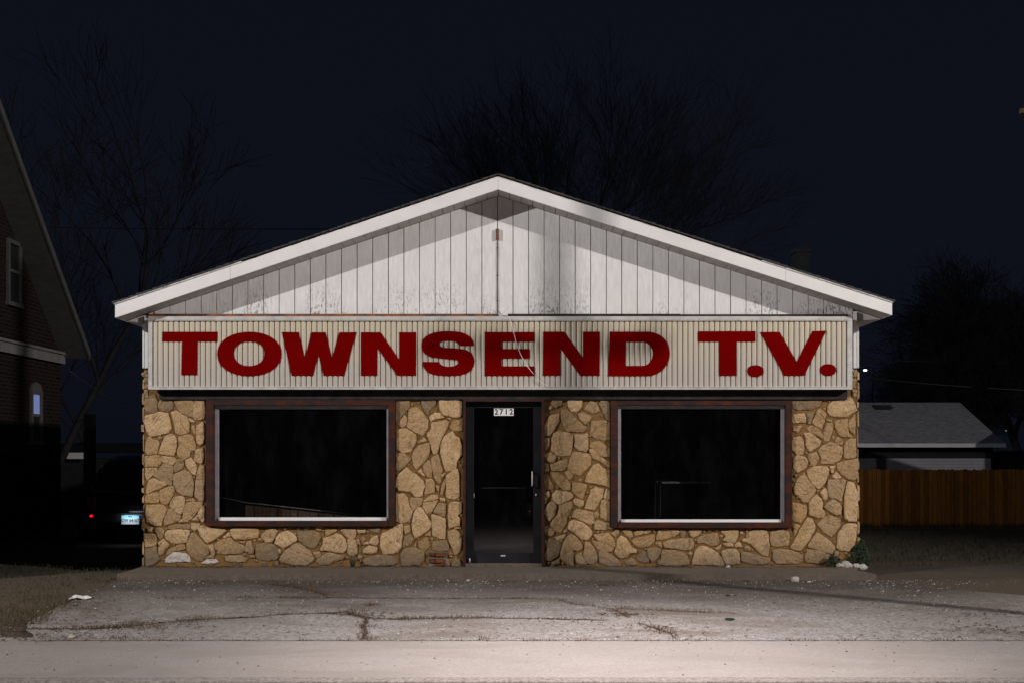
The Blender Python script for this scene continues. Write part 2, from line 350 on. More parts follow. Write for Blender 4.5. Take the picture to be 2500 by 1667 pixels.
# stone outlines read as (x, y) in enlarged crops: origin x, origin y, scale
S = 7.127; S2 = 10.226
STONES = {
 (340, 960, S): """105,75 270,20 320,130 305,230 320,310 200,340 110,290 90,180g
335,170 400,100 540,90 590,170 585,270 500,315 390,300 330,240g
615,130 760,80 940,85 945,220 930,405 830,385 720,320 650,220
965,110 1140,130 1150,330 1140,440 970,465 935,400 950,250
110,390 350,325 500,345 540,480 555,600 500,690 350,725 190,750 130,640 90,500
560,330 650,300 740,365 830,410 870,500 860,640 860,680 720,715 640,690 620,540
870,430 960,480 940,520 870,480
910,570 960,555 985,640 970,730 930,650
1000,560 1110,490 1140,560 1135,720 1130,860 1060,895 1010,860 990,700
145,770 200,750 250,800 330,820 350,880 310,1040 150,1070 105,1000 120,860
340,740 400,760 370,810 325,800
545,700 620,740 655,830 640,960 600,1080 480,1070 335,1040 380,920 440,760
690,750 850,715 930,750 980,900 970,980 890,1000 870,1090 780,1140 690,1100 660,1020 700,880 680,800
990,980 1110,940 1125,1060 1110,1200 1060,1220 960,1165 970,1060
95,1095 320,1070 375,1120 375,1220 310,1270 110,1270
395,1080 600,1110 640,1150 600,1245 500,1235 385,1180
655,1150 760,1150 780,1240 740,1310 620,1370 600,1290
810,1160 900,1120 960,1180 1005,1290 990,1420 930,1400 860,1310 810,1220
110,1300 300,1290 300,1340 230,1420 140,1510 105,1400
430,1220 590,1270 590,1400 565,1590 490,1575 340,1490 245,1420 300,1360
1060,1240 1140,1240 1140,1800 1130,1870 1050,1870 970,1780 985,1560 1010,1380
610,1400 780,1340 880,1370 930,1480 945,1600 930,1790 770,1770 660,1700 600,1580 590,1460
930,1450 970,1440 960,1480""",
 (340, 1170, S): """175,10 260,-20 400,40 485,95 350,150 140,250 120,180 150,80
370,185 500,130 590,110 610,200 560,300 520,400 480,435 400,410 350,330 355,240
130,270 230,230 340,230 345,390 200,410 110,400 100,330
610,310 700,290 795,300 790,420 760,560 710,605 640,560 530,460 560,370
820,350 930,325 970,360 950,390 820,370
830,400 1000,390 1110,380 1110,430 1010,560 900,680 830,705 750,670 780,560 800,450
1140,440 1140,730 1110,740 1040,680 1030,590 1070,500
130,450 350,440 410,445 480,510 450,620 410,680 395,800 300,800 130,740 110,600
500,520 570,505 650,560 715,630 700,700 600,750 440,800 430,720 470,620
700,720 760,680 850,720 780,745 690,745
1030,600 1030,720 1000,725 920,700
520,800 700,780 890,785 880,860 600,865 510,850
450,950 510,880 700,870 880,880 870,950 820,1090 700,1110 580,1100 480,1030
270,860 340,835 440,880 410,980 370,1045 310,970
130,840 230,830 200,900 150,905
90,940 270,950 290,1010 300,1140 120,1180 95,1060
910,760 1060,770 1020,850 970,890 905,850
1020,850 1100,790 1250,850 1500,870 1500,900 1340,1020 1190,1105 1130,1050 1060,950
900,950 960,920 1060,1020 1160,1130 1240,1180 1220,1260 1140,1340 1100,1410 1000,1400 880,1300 830,1200 830,1080
420,1030 520,1140 440,1230 400,1310 330,1300 350,1180
330,1090 400,1040 410,1060 350,1150
680,1130 780,1120 810,1200 700,1240 560,1250 470,1330 500,1230
480,1350 590,1260 800,1280 870,1330 890,1430 750,1420 560,1440 450,1440w
1080,1450 1200,1380 1340,1390 1390,1430 1250,1470w
110,1190 300,1150 320,1290 360,1390 250,1480 120,1500g
1200,1150 1290,1130 1320,1240 1290,1340 1250,1260
1150,1360 1290,1290 1300,1370 1200,1380""",
 (540, 1270, S2): """240,220 500,180 900,180 950,280 900,430 680,460 500,480 330,450 250,350
-170,620 -100,540 60,470 240,420 320,510 400,570 560,620 600,700 540,790 420,830 100,830 -130,810 -60,740 -140,720
60,400 180,300 230,330 230,390 80,440
480,520 600,510 580,570 490,560
640,540 690,510 690,650 690,780 610,770 600,700
700,520 740,510 790,680 800,820 690,830 680,740
1010,370 1130,240 1300,210 1410,260 1330,430 1250,540 1120,530 1020,430
920,450 1000,430 1050,510 940,540
1350,560 1380,420 1450,330 1640,250 1800,340 1890,430 1880,500 1700,610 1550,690 1450,620
1900,270 2100,260 2300,260 2420,300 2480,400 2420,560 2330,680 2220,680 2080,600 1950,480 1920,370g
880,600 1080,560 1320,600 1420,720 1420,900 1350,990 1150,1000 880,950 860,800g
1460,960 1560,790 1750,640 1900,560 2080,660 2230,780 2330,940 2260,1030 2100,1120 1900,1110 1700,1080 1500,1030
100,880 480,870 650,940 600,1020 400,1040 130,1000
530,830 600,830 620,890 530,880
1430,720 1490,730 1490,820 1430,840
730,870 820,870 830,930 740,920""",
 (750, 1270, S2): """450,230 750,220 700,290 560,370 470,380
410,440 560,410 720,320 850,370 960,470 980,600 960,740 880,800 700,780 500,750 340,750 340,680 400,570
840,230 1200,210 1220,330 1180,430 1040,440 950,370
1010,480 1120,450 1210,500 1240,640 1240,790 1180,880 1060,880 1010,760
1240,230 1450,230 1430,310 1300,330
1480,200 1820,190 1790,290 1700,320 1600,250g
1640,400 1750,380 1790,540 1720,620 1530,560
1240,500 1290,470 1320,600 1260,600
1400,720 1560,620 1740,680 1730,790 1600,830 1400,810
1410,560 1500,530 1560,590 1400,610
1870,320 2050,260 2200,130 2370,80 2390,200 2350,500 2340,650 2250,790 2130,830 1900,830 1830,640 1830,460
210,1000 420,860 560,800 760,850 900,880 880,960 700,1000 550,1090 300,1090
150,790 320,770 330,880 250,950 190,880
1380,1000 1500,920 1780,870 2100,870 2260,980 2260,1060 2100,1110 1700,1130 1450,1100g
1280,860 1380,900 1330,970 1270,930""",
 (955, 965, S): """80,110 320,90 320,200 240,290 100,460 70,350g
520,70 780,60 760,170 680,240 640,340 580,260 530,150g
840,80 1180,60 1225,110 1230,280 1210,370 1090,380 900,330 850,240o
310,240 460,200 560,320 640,440 630,560 590,640 550,700 430,640 280,550 300,420
100,490 230,340 280,400 260,520 200,550
670,370 740,310 850,300 920,380 740,420 690,450
700,480 960,430 1000,470 970,570 880,720 830,900 790,1030 730,1010 690,860 620,660 700,580
1070,450 1220,420 1250,480 1230,610 1100,610 1010,560
100,600 260,570 430,680 430,790 340,980 290,980 200,1000 100,930 90,760
450,820 560,730 620,790 520,820
500,870 660,820 670,920 640,1070 540,1180 440,1290 390,1200 365,1040 400,960
1060,620 1120,700 1190,740 1235,880 1230,1020 1150,1120 1120,1280 950,1310 900,1150 860,980 870,830 920,720
90,1000 230,1010 340,1100 260,1200 130,1310 80,1280
690,1100 740,1060 830,1030 850,1150 890,1300 850,1380 870,1500 830,1530 760,1440 710,1270
560,1210 640,1130 680,1150 700,1300 700,1420 620,1400 560,1310
470,1320 520,1280 590,1400 550,1400
120,1380 270,1250 350,1320 440,1380 560,1490 580,1570 550,1660 540,1750 420,1760 340,1670 130,1650 50,1560 60,1500
600,1460 700,1450 750,1500 760,1690 580,1720 600,1600
870,1380 950,1340 880,1440
960,1390 1080,1290 1160,1270 1180,1400 1190,1750 1100,1800 1030,1790 970,1770 950,1700 970,1600 950,1500
880,1550 940,1440 940,1570 900,1720 850,1730
1020,390 1040,430 960,400""",
 (940, 1170, S): """180,250 330,250 400,320 420,460 480,570 450,660 370,730 280,750 190,710 160,560 175,400o
430,320 650,320 640,420 560,490 480,545 440,460o
680,350 810,270 900,270 930,330 820,370 670,390
670,400 820,385 920,360 870,450 800,590 730,580 660,480
960,320 1040,330 1040,380 980,385
940,400 1050,420 1040,640 940,610 840,560
570,480 640,490 730,640 800,740 780,850 660,940 530,1020 480,900 470,760 500,600
810,600 940,640 1050,690 1050,870 1040,1030 930,1010 820,960
1115,400 1330,390 1330,580 1250,620 1320,680 1300,800 1200,810 1110,850 1100,600
310,810 430,790 440,900 360,945
340,1010 440,950 500,1040 440,1130 300,1180g
500,1140 550,1070 540,1180
580,1080 740,1000 770,1160 700,1250 640,1250 590,1170g
820,1070 1060,1060 1110,1150 1100,1230 980,1245 830,1220g
1090,920 1200,860 1330,960 1340,1100 1320,1230 1220,1320 1190,1240 1120,1080
270,1300 340,1200 500,1180 680,1260 660,1400 600,1480 300,1500g
700,960 790,900 790,980 720,990
880,110 940,110 930,220
1210,830 1320,820 1320,850 1220,860""",
 (1320, 960, S): """200,110 400,110 350,200 260,250 200,190g
480,110 720,110 710,230 620,330 540,310 480,220
870,130 970,170 1020,300 940,340 880,340 750,270
1060,130 1200,150 1220,480 1130,430 1090,300 1010,180g
190,370 320,350 320,480 230,640 160,735 60,720 60,560 110,450
370,290 450,280 560,370 680,500 800,600 720,670 600,660 470,665 410,580 360,420
650,350 730,330 880,410 830,480 780,530 700,470
890,480 1000,480 1120,470 1220,520 1230,700 1220,810 1100,810 940,770 860,700 870,600
60,780 150,780 150,900 100,980 60,950
220,700 320,660 500,690 560,740 550,900 510,1070 400,1080 280,1060 190,980 200,800
580,710 700,720 820,700 820,960 780,1010 680,990 590,920 610,830
880,850 1020,830 1160,930 1240,1020 1220,1100 1060,1090 980,1020 850,920
840,980 900,960 1050,1110 1200,1200 1230,1260 1190,1280 1040,1180 900,1120
1190,890 1240,870 1240,920
70,1050 170,1020 280,1090 240,1180 170,1200 90,1150
170,1230 420,1140 470,1150 460,1260 400,1340 210,1340
550,1030 660,1020 860,1060 880,1130 860,1250 780,1330 680,1430 560,1390 490,1320 470,1260 520,1120
60,1220 130,1220 150,1340 70,1350
50,1420 120,1400 160,1470 230,1620 200,1660 60,1670 45,1560
190,1370 320,1380 440,1470 520,1560 510,1680 400,1670 300,1580 220,1470
420,1370 480,1340 560,1420 540,1500 480,1480
780,1540 800,1420 900,1260 1010,1220 1100,1320 1240,1340 1250,1500 1240,1680 1160,1610 900,1560 860,1560""",
 (1320, 1170, S): """550,50 800,80 790,160 750,290 720,340 620,270 550,190
70,210 150,200 170,290 110,330 80,420 60,320
200,250 280,185 440,210 550,240 560,300 500,350 350,430 300,420 210,350
570,370 610,330 740,370 740,430 690,490 600,430
870,180 950,130 1090,170 1070,300 1000,420 930,530 830,510 760,490 820,350
1120,210 1150,160 1230,220 1230,300 1170,350 1100,310
170,390 240,390 280,470 240,620 150,720 80,650 60,500
330,450 460,400 550,400 560,450 490,600 450,740 350,920 230,870 180,780 220,690 310,600
580,560 640,510 900,570 920,650 930,750 870,780 760,730 550,650
930,590 980,560 1020,610 990,660 940,660
1060,370 1120,350 1200,380 1250,330 1250,600 1240,720 1140,720 1100,670 1040,650 1040,500
500,740 570,700 730,750 830,830 900,910 860,1000 790,1055 700,1030 600,930 480,860
60,830 110,800 230,900 230,950 170,990 60,930
940,740 1000,710 1100,750 1250,760 1250,865 1100,870 935,870
400,890 460,860 480,910 420,930
260,1000 430,950 420,1010 370,1080 280,1040
70,1040 150,1030 350,1090 340,1200 300,1330 180,1410 70,1400 60,1290 100,1200 60,1100g
440,1010 520,950 620,1000 700,1100 720,1190 650,1230 560,1230 570,1380 575,1500 470,1470 370,1380 340,1280 390,1140
780,1090 850,1100 920,1180 980,1290 980,1400 920,1470 850,1470 800,1440 740,1330 760,1220
920,960 1180,930 1260,1020 1300,1130 1290,1170 1150,1130 1000,1060
890,1060 1040,1090 1260,1180 1250,1250 1120,1260 980,1200
1220,940 1310,880 1360,880 1350,950 1290,990
1020,1240 1090,1240 1230,1310 1400,1440 1380,1490 1200,1500 1030,1450 1010,1350
610,1330 700,1270 740,1350 800,1470 700,1480 620,1440
200,1430 330,1380 340,1470 230,1490g""",
 (1500, 1275, S2): """70,440 160,330 300,400 370,520 440,610 540,680 540,740 400,760 270,860 180,880 90,850 0,740 60,600
220,220 300,150 400,180 460,320 390,380 280,320
500,230 700,190 960,160 900,230 780,280 520,320
440,460 560,380 980,290 1000,400 980,500 850,590 620,630 490,540
1060,330 1110,190 1300,160 1600,180 1620,260 1450,360 1250,410 1060,430
1640,190 1770,180 1780,310 1710,390 1650,330g
1210,500 1400,430 1700,400 1900,390 1970,480 1980,600 1900,680 1700,680 1500,640 1260,620
1030,510 1150,470 1190,620 1110,600
1860,200 2000,170 2200,180 2080,310 1950,370 1890,290
560,870 700,730 800,740 850,900 860,980 740,1000 620,960g
820,660 1000,640 1150,650 1150,740 1080,850 1000,960 940,990 860,870 820,760g
1180,700 1500,690 1700,720 1810,820 1870,940 1850,1040 1500,1070 1280,1060 1090,1040 1090,960 1170,930
1840,780 1900,730 1940,780 1900,860
270,970 440,870 510,950 560,1040 440,1070 310,1050""",
 (1710, 1275, S2): """-90,440 0,350 200,290 420,260 440,370 470,500 350,580 230,560 60,490 -60,520
-180,900 -130,700 -30,620 50,580 170,610 300,680 430,760 520,880 590,1040 540,1080 300,1050 0,1040 -200,1040 -200,950
500,210 930,190 940,300 900,430 850,500 700,490 560,440 640,340
560,520 800,500 820,590 660,610
380,640 520,550 490,640 450,720
530,710 700,660 880,670 970,770 980,900 960,1010 800,1040 640,1040 580,920
860,550 930,490 1000,510 1030,610 930,620 870,600
1100,620 1160,580 1250,640 1220,710 1130,700
1150,320 1240,210 1450,170 1650,210 1700,330 1700,440 1720,590 1680,830 1560,800 1420,700 1250,520 1050,460 1050,400 1150,400
1020,740 1180,740 1450,830 1720,890 1740,1010 1500,1050 1200,1010 1030,960 1040,860
1760,230 2000,180 2200,220 2220,300 2200,560 1950,600 1770,570 1740,420
1820,690 2000,660 2200,680 2400,740 2540,800 2540,980 2400,1020 1900,1020 1810,900""",
 (1920, 960, S): """110,120 620,110 560,220 420,280 200,290 110,240g
110,370 300,345 335,420 335,500 110,515 90,440
345,350 480,330 430,430 420,520 370,520g
540,280 600,270 690,360 650,480 610,610 520,570 440,510 500,390
730,200 830,120 1000,100 1090,50 1140,90 1190,210 1220,290 1130,340 1060,400 870,410 760,380 710,300
700,440 790,460 770,490 700,470
360,590 450,570 560,620 630,720 630,780 540,730 400,680
700,530 800,520 790,680 740,820 680,820 640,790 650,650
840,490 930,470 1060,440 1060,560 1080,680 1160,760 950,740 890,680 850,590
1090,480 1190,370 1190,560 1180,710 1110,640 1080,560
120,570 270,560 200,680 110,640
300,690 400,690 500,740 590,830 570,900 480,960 400,1020 340,900 340,780
110,780 240,750 290,820 300,920 280,1050 180,1060 100,980 90,880
860,780 910,760 970,820 970,880 900,890 850,850
1030,840 1110,780 1200,790 1205,960 1210,1110 1060,1130 1000,1110 1010,930
620,920 760,850 860,880 960,950 980,1030 930,1140 820,1220 600,1220 610,1100 550,1000
370,1060 520,1020 570,1120 500,1250 440,1250 390,1150
130,1100 200,1070 340,1120 370,1190 330,1290 180,1380 130,1290 110,1180
360,1340 480,1270 700,1270 740,1330 700,1450 660,1560 564,1655 450,1580 380,1440
880,1210 1000,1180 1240,1130 1240,1300 1220,1480 1130,1510 980,1420 880,1310
760,1270 850,1260 800,1390 770,1350
860,1360 950,1460 870,1480 790,1450""",
 (1920, 1170, 6.818): """180,0 297,-112 370,20 490,170 440,260 350,380 280,370 200,280 130,230 120,130
690,0 980,0 960,150 910,355 800,310 700,290 680,150
560,210 650,140 680,200 670,330 620,340
1020,30 1120,60 1180,250 1175,500 1160,690 1040,690 970,640 960,450 970,250 1000,100
380,370 500,250 580,330 600,420 590,480 640,560 620,620 520,640 380,580
630,450 700,380 770,325 880,390 910,470 900,580 820,590 720,530
90,380 200,400 340,450 320,600 240,720 100,690
520,740 640,620 750,600 890,670 890,760 820,850 750,950 600,860
340,640 430,650 470,760 460,860 370,1010 230,1190 60,1140 130,1010 230,820
510,870 620,950 720,1020 810,1130 750,1240 600,1190 350,1120 430,980
930,800 1010,730 1160,740 1160,950 1110,1110 1050,1190 900,1170 840,1120 860,900
100,770 160,740 230,770 130,950
350,1160 550,1180 720,1250 700,1350 560,1400 310,1370 320,1250
800,1190 870,1200 850,1280 790,1280""",
}
def pip(pt, poly):
    x, z = pt; c = False; j = len(poly) - 1
    for i in range(len(poly)):
        if (poly[i][1] > z) != (poly[j][1] > z) and x < (poly[j][0]-poly[i][0])*(z-poly[i][1])/(poly[j][1]-poly[i][1])+poly[i][0]: c = not c
        j = i
    return c
def add_stone(mb, poly, tone, rnd, grow=0.0, y0=0.0):
    cx = sum(p[0] for p in poly) / len(poly); cz = sum(p[1] for p in poly) / len(poly)
    poly = [tuple(Vector(p) + (Vector(p)-Vector((cx, cz))).normalized()*grow) for p in poly]
    # chaikin once for slightly rounded corners
    q = []
    n = len(poly)
    for i in range(n):
        a, b = Vector(poly[i]), Vector(poly[(i+1) % n]); q += [a.lerp(b, 0.08), a.lerp(b, 0.92)]
    # resample
    pts = []
    for i in range(len(q)):
        a, b = q[i], q[(i+1) % len(q)]; L = (b - a).length; k = max(1, int(L / 0.022))
        for j in range(k): pts.append(a.lerp(b, j / k))
    size = math.sqrt(max(1e-4, sum((p - Vector((cx, cz))).length_squared for p in pts) / len(pts)))
    rough = 0.0045 if size > 0.06 else 0.003
    out = []
    for p in pts:
        nx = noise.noise(Vector((p.x*22, p.y*22, rnd*9))); nz = noise.noise(Vector((p.x*22+40, p.y*22, rnd*5)))
        out.append(Vector((p.x + nx*rough*1.6, p.y + nz*rough*1.6)))
    c = Vector((cx, cz)); base = y0 + 0.003; h = 0.012 + 0.010 * rnd + min(size, 0.15) * 0.03
    tilt = (random.uniform(-0.03, 0.03), random.uniform(-0.04, 0.04))
    rings = [(0.0, 0, base + 0.004), (0.002, 0, base - h*0.6), (0.006, 0, base - h*0.92), (0.020, 0, base - h)]
    mb.cur = tone
    vs = []; fs = []; m = len(out)
    for ins, _, y in rings:
        for p in out:
            d = c - p; L = max(d.length, 1e-4); s = p + d * min(0.6, ins / L)
            yy = y
            if ins > 0.005: yy += tilt[0]*(s.x-cx) + tilt[1]*(s.y-cz) + 0.009*noise.noise(Vector((s.x*14, s.y*14, rnd*7)))
            vs.append((s.x, yy, s.y))
    for fr in (0.55, 0.25):
        for p in out:
            s = c.lerp(p, fr)
            yy = base - h*1.06 + tilt[0]*(s.x-cx) + tilt[1]*(s.y-cz) + 0.013*noise.noise(Vector((s.x*14, s.y*14, rnd*7)))
            vs.append((s.x, yy, s.y))
    vs.append((cx, base - h*1.05, cz)); R_ = len(rings) + 2
    for r in range(R_ - 1):
        for i in range(m):
            fs.append((r*m+i, r*m+(i+1) % m, (r+1)*m+(i+1) % m, (r+1)*m+i))
    for i in range(m): fs.append(((R_-1)*m+i, (R_-1)*m+(i+1) % m, R_*m))
    mb.add(vs, fs, True)
sm = MB(); placed = []
for (ox, oy, sc), txt in STONES.items():
    for ln in txt.split('\n'):
        cls = ''
        if ln[-1].isalpha(): cls = ln[-1]; ln = ln[:-1]
        pts = [tuple(float(v) for v in t.split(',')) for t in ln.split()]
        pl = [(U(ox + x/sc, oy + y/sc).x, U(ox + x/sc, oy + y/sc).z) for x, y in pts]
        rnd = random.random()
        tone = (min(1, rnd*0.9 + (0.2 if cls == 'o' else 0.05)), (0.75 if cls == 'g' else random.choice([0, 0, 0, 0, 0.15, 0.35])), 1.0 if cls == 'w' else 0.0, 1)
        placed.append(pl); add_stone(sm, pl, tone, rnd, 0.0085)
# small chinking stones in the wide mortar gaps
openings = [(U(503,0).x, U(964,0).x, 0.51, 3.0), (U(1491,0).x, U(1933,0).x, 0.5, 3.0), (U(1131,0).x, U(1329,0).x, -1, 3)]
rs = random.Random(3); cnt = 0
edges = []
for pl in placed:
    for i in range(len(pl)): edges.append((pl[i], pl[(i+1) % len(pl)]))
def dist_edges(x, z):
    best = 9
    for a, b in edges:
        if abs(a[0]-x) > 0.6: continue
        dx, dz = b[0]-a[0], b[1]-a[1]; t = max(0, min(1, ((x-a[0])*dx+(z-a[1])*dz)/(dx*dx+dz*dz+1e-9)))
        d = math.hypot(a[0]+t*dx-x, a[1]+t*dz-z)
        if d < best: best = d
    return best
for _ in range(5000):
    x = rs.uniform(xl+0.03, xr-0.03); z = rs.uniform(0.03, 2.15)
    if any(a-0.02 < x < b+0.02 and c < z < d for a, b, c, d in openings): continue
    if any(pip((x, z), pl) for pl in placed): continue
    dd = dist_edges(x, z)
    if dd < 0.021: continue
    r = dd - 0.007; k = rs.randint(4, 6); a0 = rs.random()*6
    pl = [(x + r*rs.uniform(0.75, 1.05)*math.cos(a0+6.283*i/k), z + r*rs.uniform(0.75, 1.05)*math.sin(a0+6.283*i/k)) for i in range(k)]
    placed.append(pl)
    for i in range(k): edges.append((pl[i], pl[(i+1) % k]))
    add_stone(sm, pl, (rs.random()*0.6, rs.choice([0, 0.3, 0.5]), 0, 1), rs.random())
# stones wrapped round the two corners
for sx, xc in ((-1, xl), (1, xr)):
    z = -0.05
    while z < 2.48:
        hh = rs.uniform(0.07, 0.26); y = -0.01
        while y < 3.0:
            w = rs.uniform(0.12, 0.35); pr = rs.uniform(0.012, 0.038)
            sm.cur = (rs.random(), rs.choice([0, 0, 0.4]), 0, 1)
            g = 0.012; x0 = xc; x1 = xc + sx*pr
            z0, z1 = z+g, min(z+hh, 2.52)-g
            if z1-z0 > 0.03:
                j = [rs.uniform(-0.012, 0.012) for _ in range(8)]
                vs = [(x0,y,z0),(x0,y+w-g*2,z0),(x0,y+w-g*2,z1),(x0,y,z1),
                      (x1,y+0.012,z0+0.018+j[0]),(x1+sx*j[1]*0.5,y+w-g*2-0.012,z0+0.018+j[2]),(x1,y+w-g*2-0.012,z1-0.018+j[3]),(x1+sx*j[4]*0.5,y+0.012,z1-0.018+j[5])]
                sm.add(vs, [(0,1,2,3),(4,5,6,7),(0,1,5,4),(1,2,6,5),(2,3,7,6),(3,0,4,7)], False)
            y += w
        z += hh
# narrow corner stones in front, above the header, beside the sign box
for xa, xb in ((xl+0.0, xl+0.06), (xr-0.075, xr-0.005)):
    z = 2.16
    while z < 2.50:
        hh = rs.uniform(0.08, 0.16)
        add_stone(sm, [(xa+0.004, z+0.006), (xb-0.006, z+0.01), (xb-0.002, min(2.53, z+hh)-0.008), (xa, min(2.54, z+hh)-0.004)], (rs.random(), 0.2, 0, 1), rs.random()); z += hh
for side in (0, 1):
    part = MB(); remap = {}
    for f, smo in zip(sm.f, sm.sm):
        if (sum(sm.v[i][0] for i in f)/len(f) > 0) != bool(side): continue
        g_ = []
        for i in f:
            if i not in remap: remap[i] = len(part.v); part.v.append(sm.v[i]); part.t.append(sm.t[i])
            g_.append(remap[i])
        part.f.append(tuple(g_)); part.sm.append(smo)
    part.build('stone_veneer', M['stone'], store)

# mortar bed with openings (front wall) 
W1 = dict(cx=(503, 964), cy=(975, 1283), ax=(524, 949), ay=(989, 1270), gx=(533.5, 944), gy=(998, 1262))
W2 = dict(cx=(1491, 1933), cy=(977, 1287), ax=(1508, 1916), ay=(989, 1274), gx=(1516, 1907), gy=(997.5, 1267))
def X(px, d=0): return U(px, 0, d).x
def Z(py, d=0): return U(0, py, d).z
fw = MB()
zt = 2.53
cols = [xl, X(515), X(955), X(1136), X(1325), X(1500), X(1925), xr]
T = 0.16
fw.box(cols[0], cols[1], 0, T, zb, zt); fw.box(cols[2], cols[3], 0, T, zb, zt); fw.box(cols[4], cols[5], 0, T, zb, zt); fw.box(cols[6], cols[7], 0, T, zb, zt)
fw.box(cols[1], cols[2], 0, T, zb, Z(1277)); fw.box(cols[5], cols[6], 0, T, zb, Z(1280))
for a, b, zz in ((1, 2, Z(982)), (3, 4, Z(975)), (5, 6, Z(984))): fw.box(cols[a], cols[b], 0, T, zz, zt)
fw.build('front_wall', M['mortar'], store)
# side and back walls, ceiling and floor of the room
sw = MB()
for a, b in ((xl, xl+0.15), (xr-0.15, xr)): sw.box(a, b, T, BK, zb, 3.12)
sw.box(xl+0.15, xr-0.15, BK-0.15, BK, zb, 3.12)
sw.build('side_wall', M['garagedoor'], store)
rm = MB()
rm.box(xl+0.152, xl+0.17, T+0.002, 7, 0.0, 2.7); rm.box(xr-0.17, xr-0.152, T+0.002, 7, 0.0, 2.7)
rm.box(xl+0.17, xr-0.17, 7, 7.1, 0.0, 2.7); rm.box(xl+0.17, xr-0.17, T+0.002, 7, 2.62, 2.7)
rm.build('room_lining', M['interior'], store)
fl = MB(); fl.box(xl+0.152, xr-0.152, T+0.002, 7, -0.1, 0.03); fl.build('floor', M['carpet'], store)

# gable siding -------------------------------------------------------------
pk = U(1216, 463, -0.34); lL = U(282, 776, -0.34); lR = U(2178, 770, -0.34)
def soff(x):
    return pk.z + (x-pk.x)*((lL.z-pk.z)/(lL.x-pk.x) if x < pk.x else (lR.z-pk.z)/(lR.x-pk.x))
seams = [1214.6 - 38.05*i for i in range(1, 24)][::-1] + [1214.6] + [1214.6 + 37.9*i for i in range(1, 25)]
seams = [X(s) for s in seams if 360 < s < 2088]
ed = [xl+0.06] + [s for s in seams if xl+0.1 < s < xr-0.1] + [xr-0.06]
gs = MB()
zs = 2.55
for a, b in zip(ed[:-1], ed[1:]):
    g = 0.004 + 0.0015*random.random(); a2, b2 = a+g, b-g; yo = random.uniform(-0.0015, 0.0015)
    poly = [(a2, zs), (b2, zs), (b2, soff(b2)-0.004)] + ([(pk.x, soff(pk.x)-0.004)] if a2 < pk.x < b2 else []) + [(a2, soff(a2)-0.004)]
    gs.cur = (random.random(), 0, 0, 1); gs.prism(poly, -0.012+yo, 0.02)
gs.build('gable_siding', M['siding'], store)
bk = MB(); bk.prism([(xl+0.01, zs), (xr-0.01, zs), (xr-0.01, soff(xr)-0.01), (pk.x, soff(pk.x)-0.01), (xl+0.01, soff(xl)-0.01)], 0.021, 0.15)
bk.build('gable_wall', M['header'], store)
for sgn, xc in ((1, xl), (-1, xr)):
    ct = MB(); ct.box(xc+sgn*0.012, xc+sgn*0.056, -0.025, 0.02, 2.545, soff(xc+sgn*0.03)-0.02); ct.box(xc-sgn*0.012, xc+sgn*0.0115, -0.03, 0.09, 2.545, 3.10)
    ct.build('corner_board', M['trim'], store)

# roof -----------------------------------------------------------------------
tp = U(1216, 431, -0.34); tL = U(281, 744, -0.34); tR = U(2178, 740, -0.34)
sf = MB()
pan_l = [(lL.x, lL.z), (pk.x, pk.z), (pk.x, pk.z+0.03), (lL.x, lL.z+0.03)]
# soffit panels with seams
def slope_pts(a, b, n): return [a.lerp(b, i/n) for i in range(n+1)]
for tip in (lL, lR):
    n = 34; P = slope_pts(tip, pk, n)
    for i in range(n):
        a, b = P[i], P[i+1]; d = (b-a).normalized()*0.0035; a2, b2 = a+d, b-d; o = random.uniform(0, 0.002)
        sf.add([(a2.x,-0.315,a2.z+o),(b2.x,-0.315,b2.z+o),(b2.x,-0.002,b2.z+o),(a2.x,-0.002,a2.z+o),(a2.x,-0.315,a2.z+0.02),(b2.x,-0.315,b2.z+0.02),(b2.x,-0.002,b2.z+0.02),(a2.x,-0.002,a2.z+0.02)],
               [(0,1,2,3),(4,5,6,7),(0,1,5,4),(1,2,6,5),(2,3,7,6),(3,0,4,7)])
sf.build('rake_soffit', M['soffit'], store)
rb = MB()
rb.prism([(lL.x+0.01, lL.z+0.025), (pk.x, pk.z+0.025), (lR.x-0.01, lR.z+0.025), (tR.x-0.01, tR.z-0.02), (tp.x, tp.z-0.02), (tL.x+0.01, tL.z-0.02)], -0.314, BK+0.3)
rb.build('roof_deck', M['header'], store)
for lo_, xc, e1, e2 in ((lL, xl, 0.005, -0.012), (lR, xr, -0.005, 0.012)):
    es = MB(); es.prism([(lo_.x+e1, lo_.z), (xc+e2, lo_.z-0.02), (xc+e2, soff(xc))], 0.03, BK+0.28); es.build('eave_soffit', M['soffit'], store)
fa = MB()
for tip_t, tip_b, js in ((tL, lL, (0.30, )), (tR, lR, (0.27, ))):
    cuts = [0.0] + list(js) + [1.0]
    for u0, u1 in zip(cuts[:-1], cuts[1:]):
        e = 0.0015/ (tip_t-tp).length
        a, b = u0+(e if u0 else 0), u1-(e if u1 < 1 else e*0.7)
        fa.prism([(tip_b.lerp(pk, a).x, tip_b.lerp(pk, a).z), (tip_b.lerp(pk, b).x, tip_b.lerp(pk, b).z), (tip_t.lerp(tp, b).x, tip_t.lerp(tp, b).z), (tip_t.lerp(tp, a).x, tip_t.lerp(tp, a).z)], -0.34, -0.3155)
for x0, x1, zz0, zz1 in ((tL.x-0.001, tL.x+0.004, lL.z, tL.z), (tR.x-0.004, tR.x+0.001, lR.z, tR.z)): fa.box(x0, x1, -0.339, BK+0.29, zz0, zz1)
fa.build('fascia', M['trim'], store)
for tip in (tL, tR):
    dr = MB()
    s = 1 if tip is tR else -1
    a, b = tip + Vector((s*0.012, 0, 0.0)), tip.lerp(tp, 0.33)
    dr.prism([(a.x, a.z+0.001), (b.x, b.z+0.001), (b.x, b.z+0.012), (a.x, a.z+0.016)], -0.352, -0.3)
    dr.build('drip_edge', M['trim'], store)
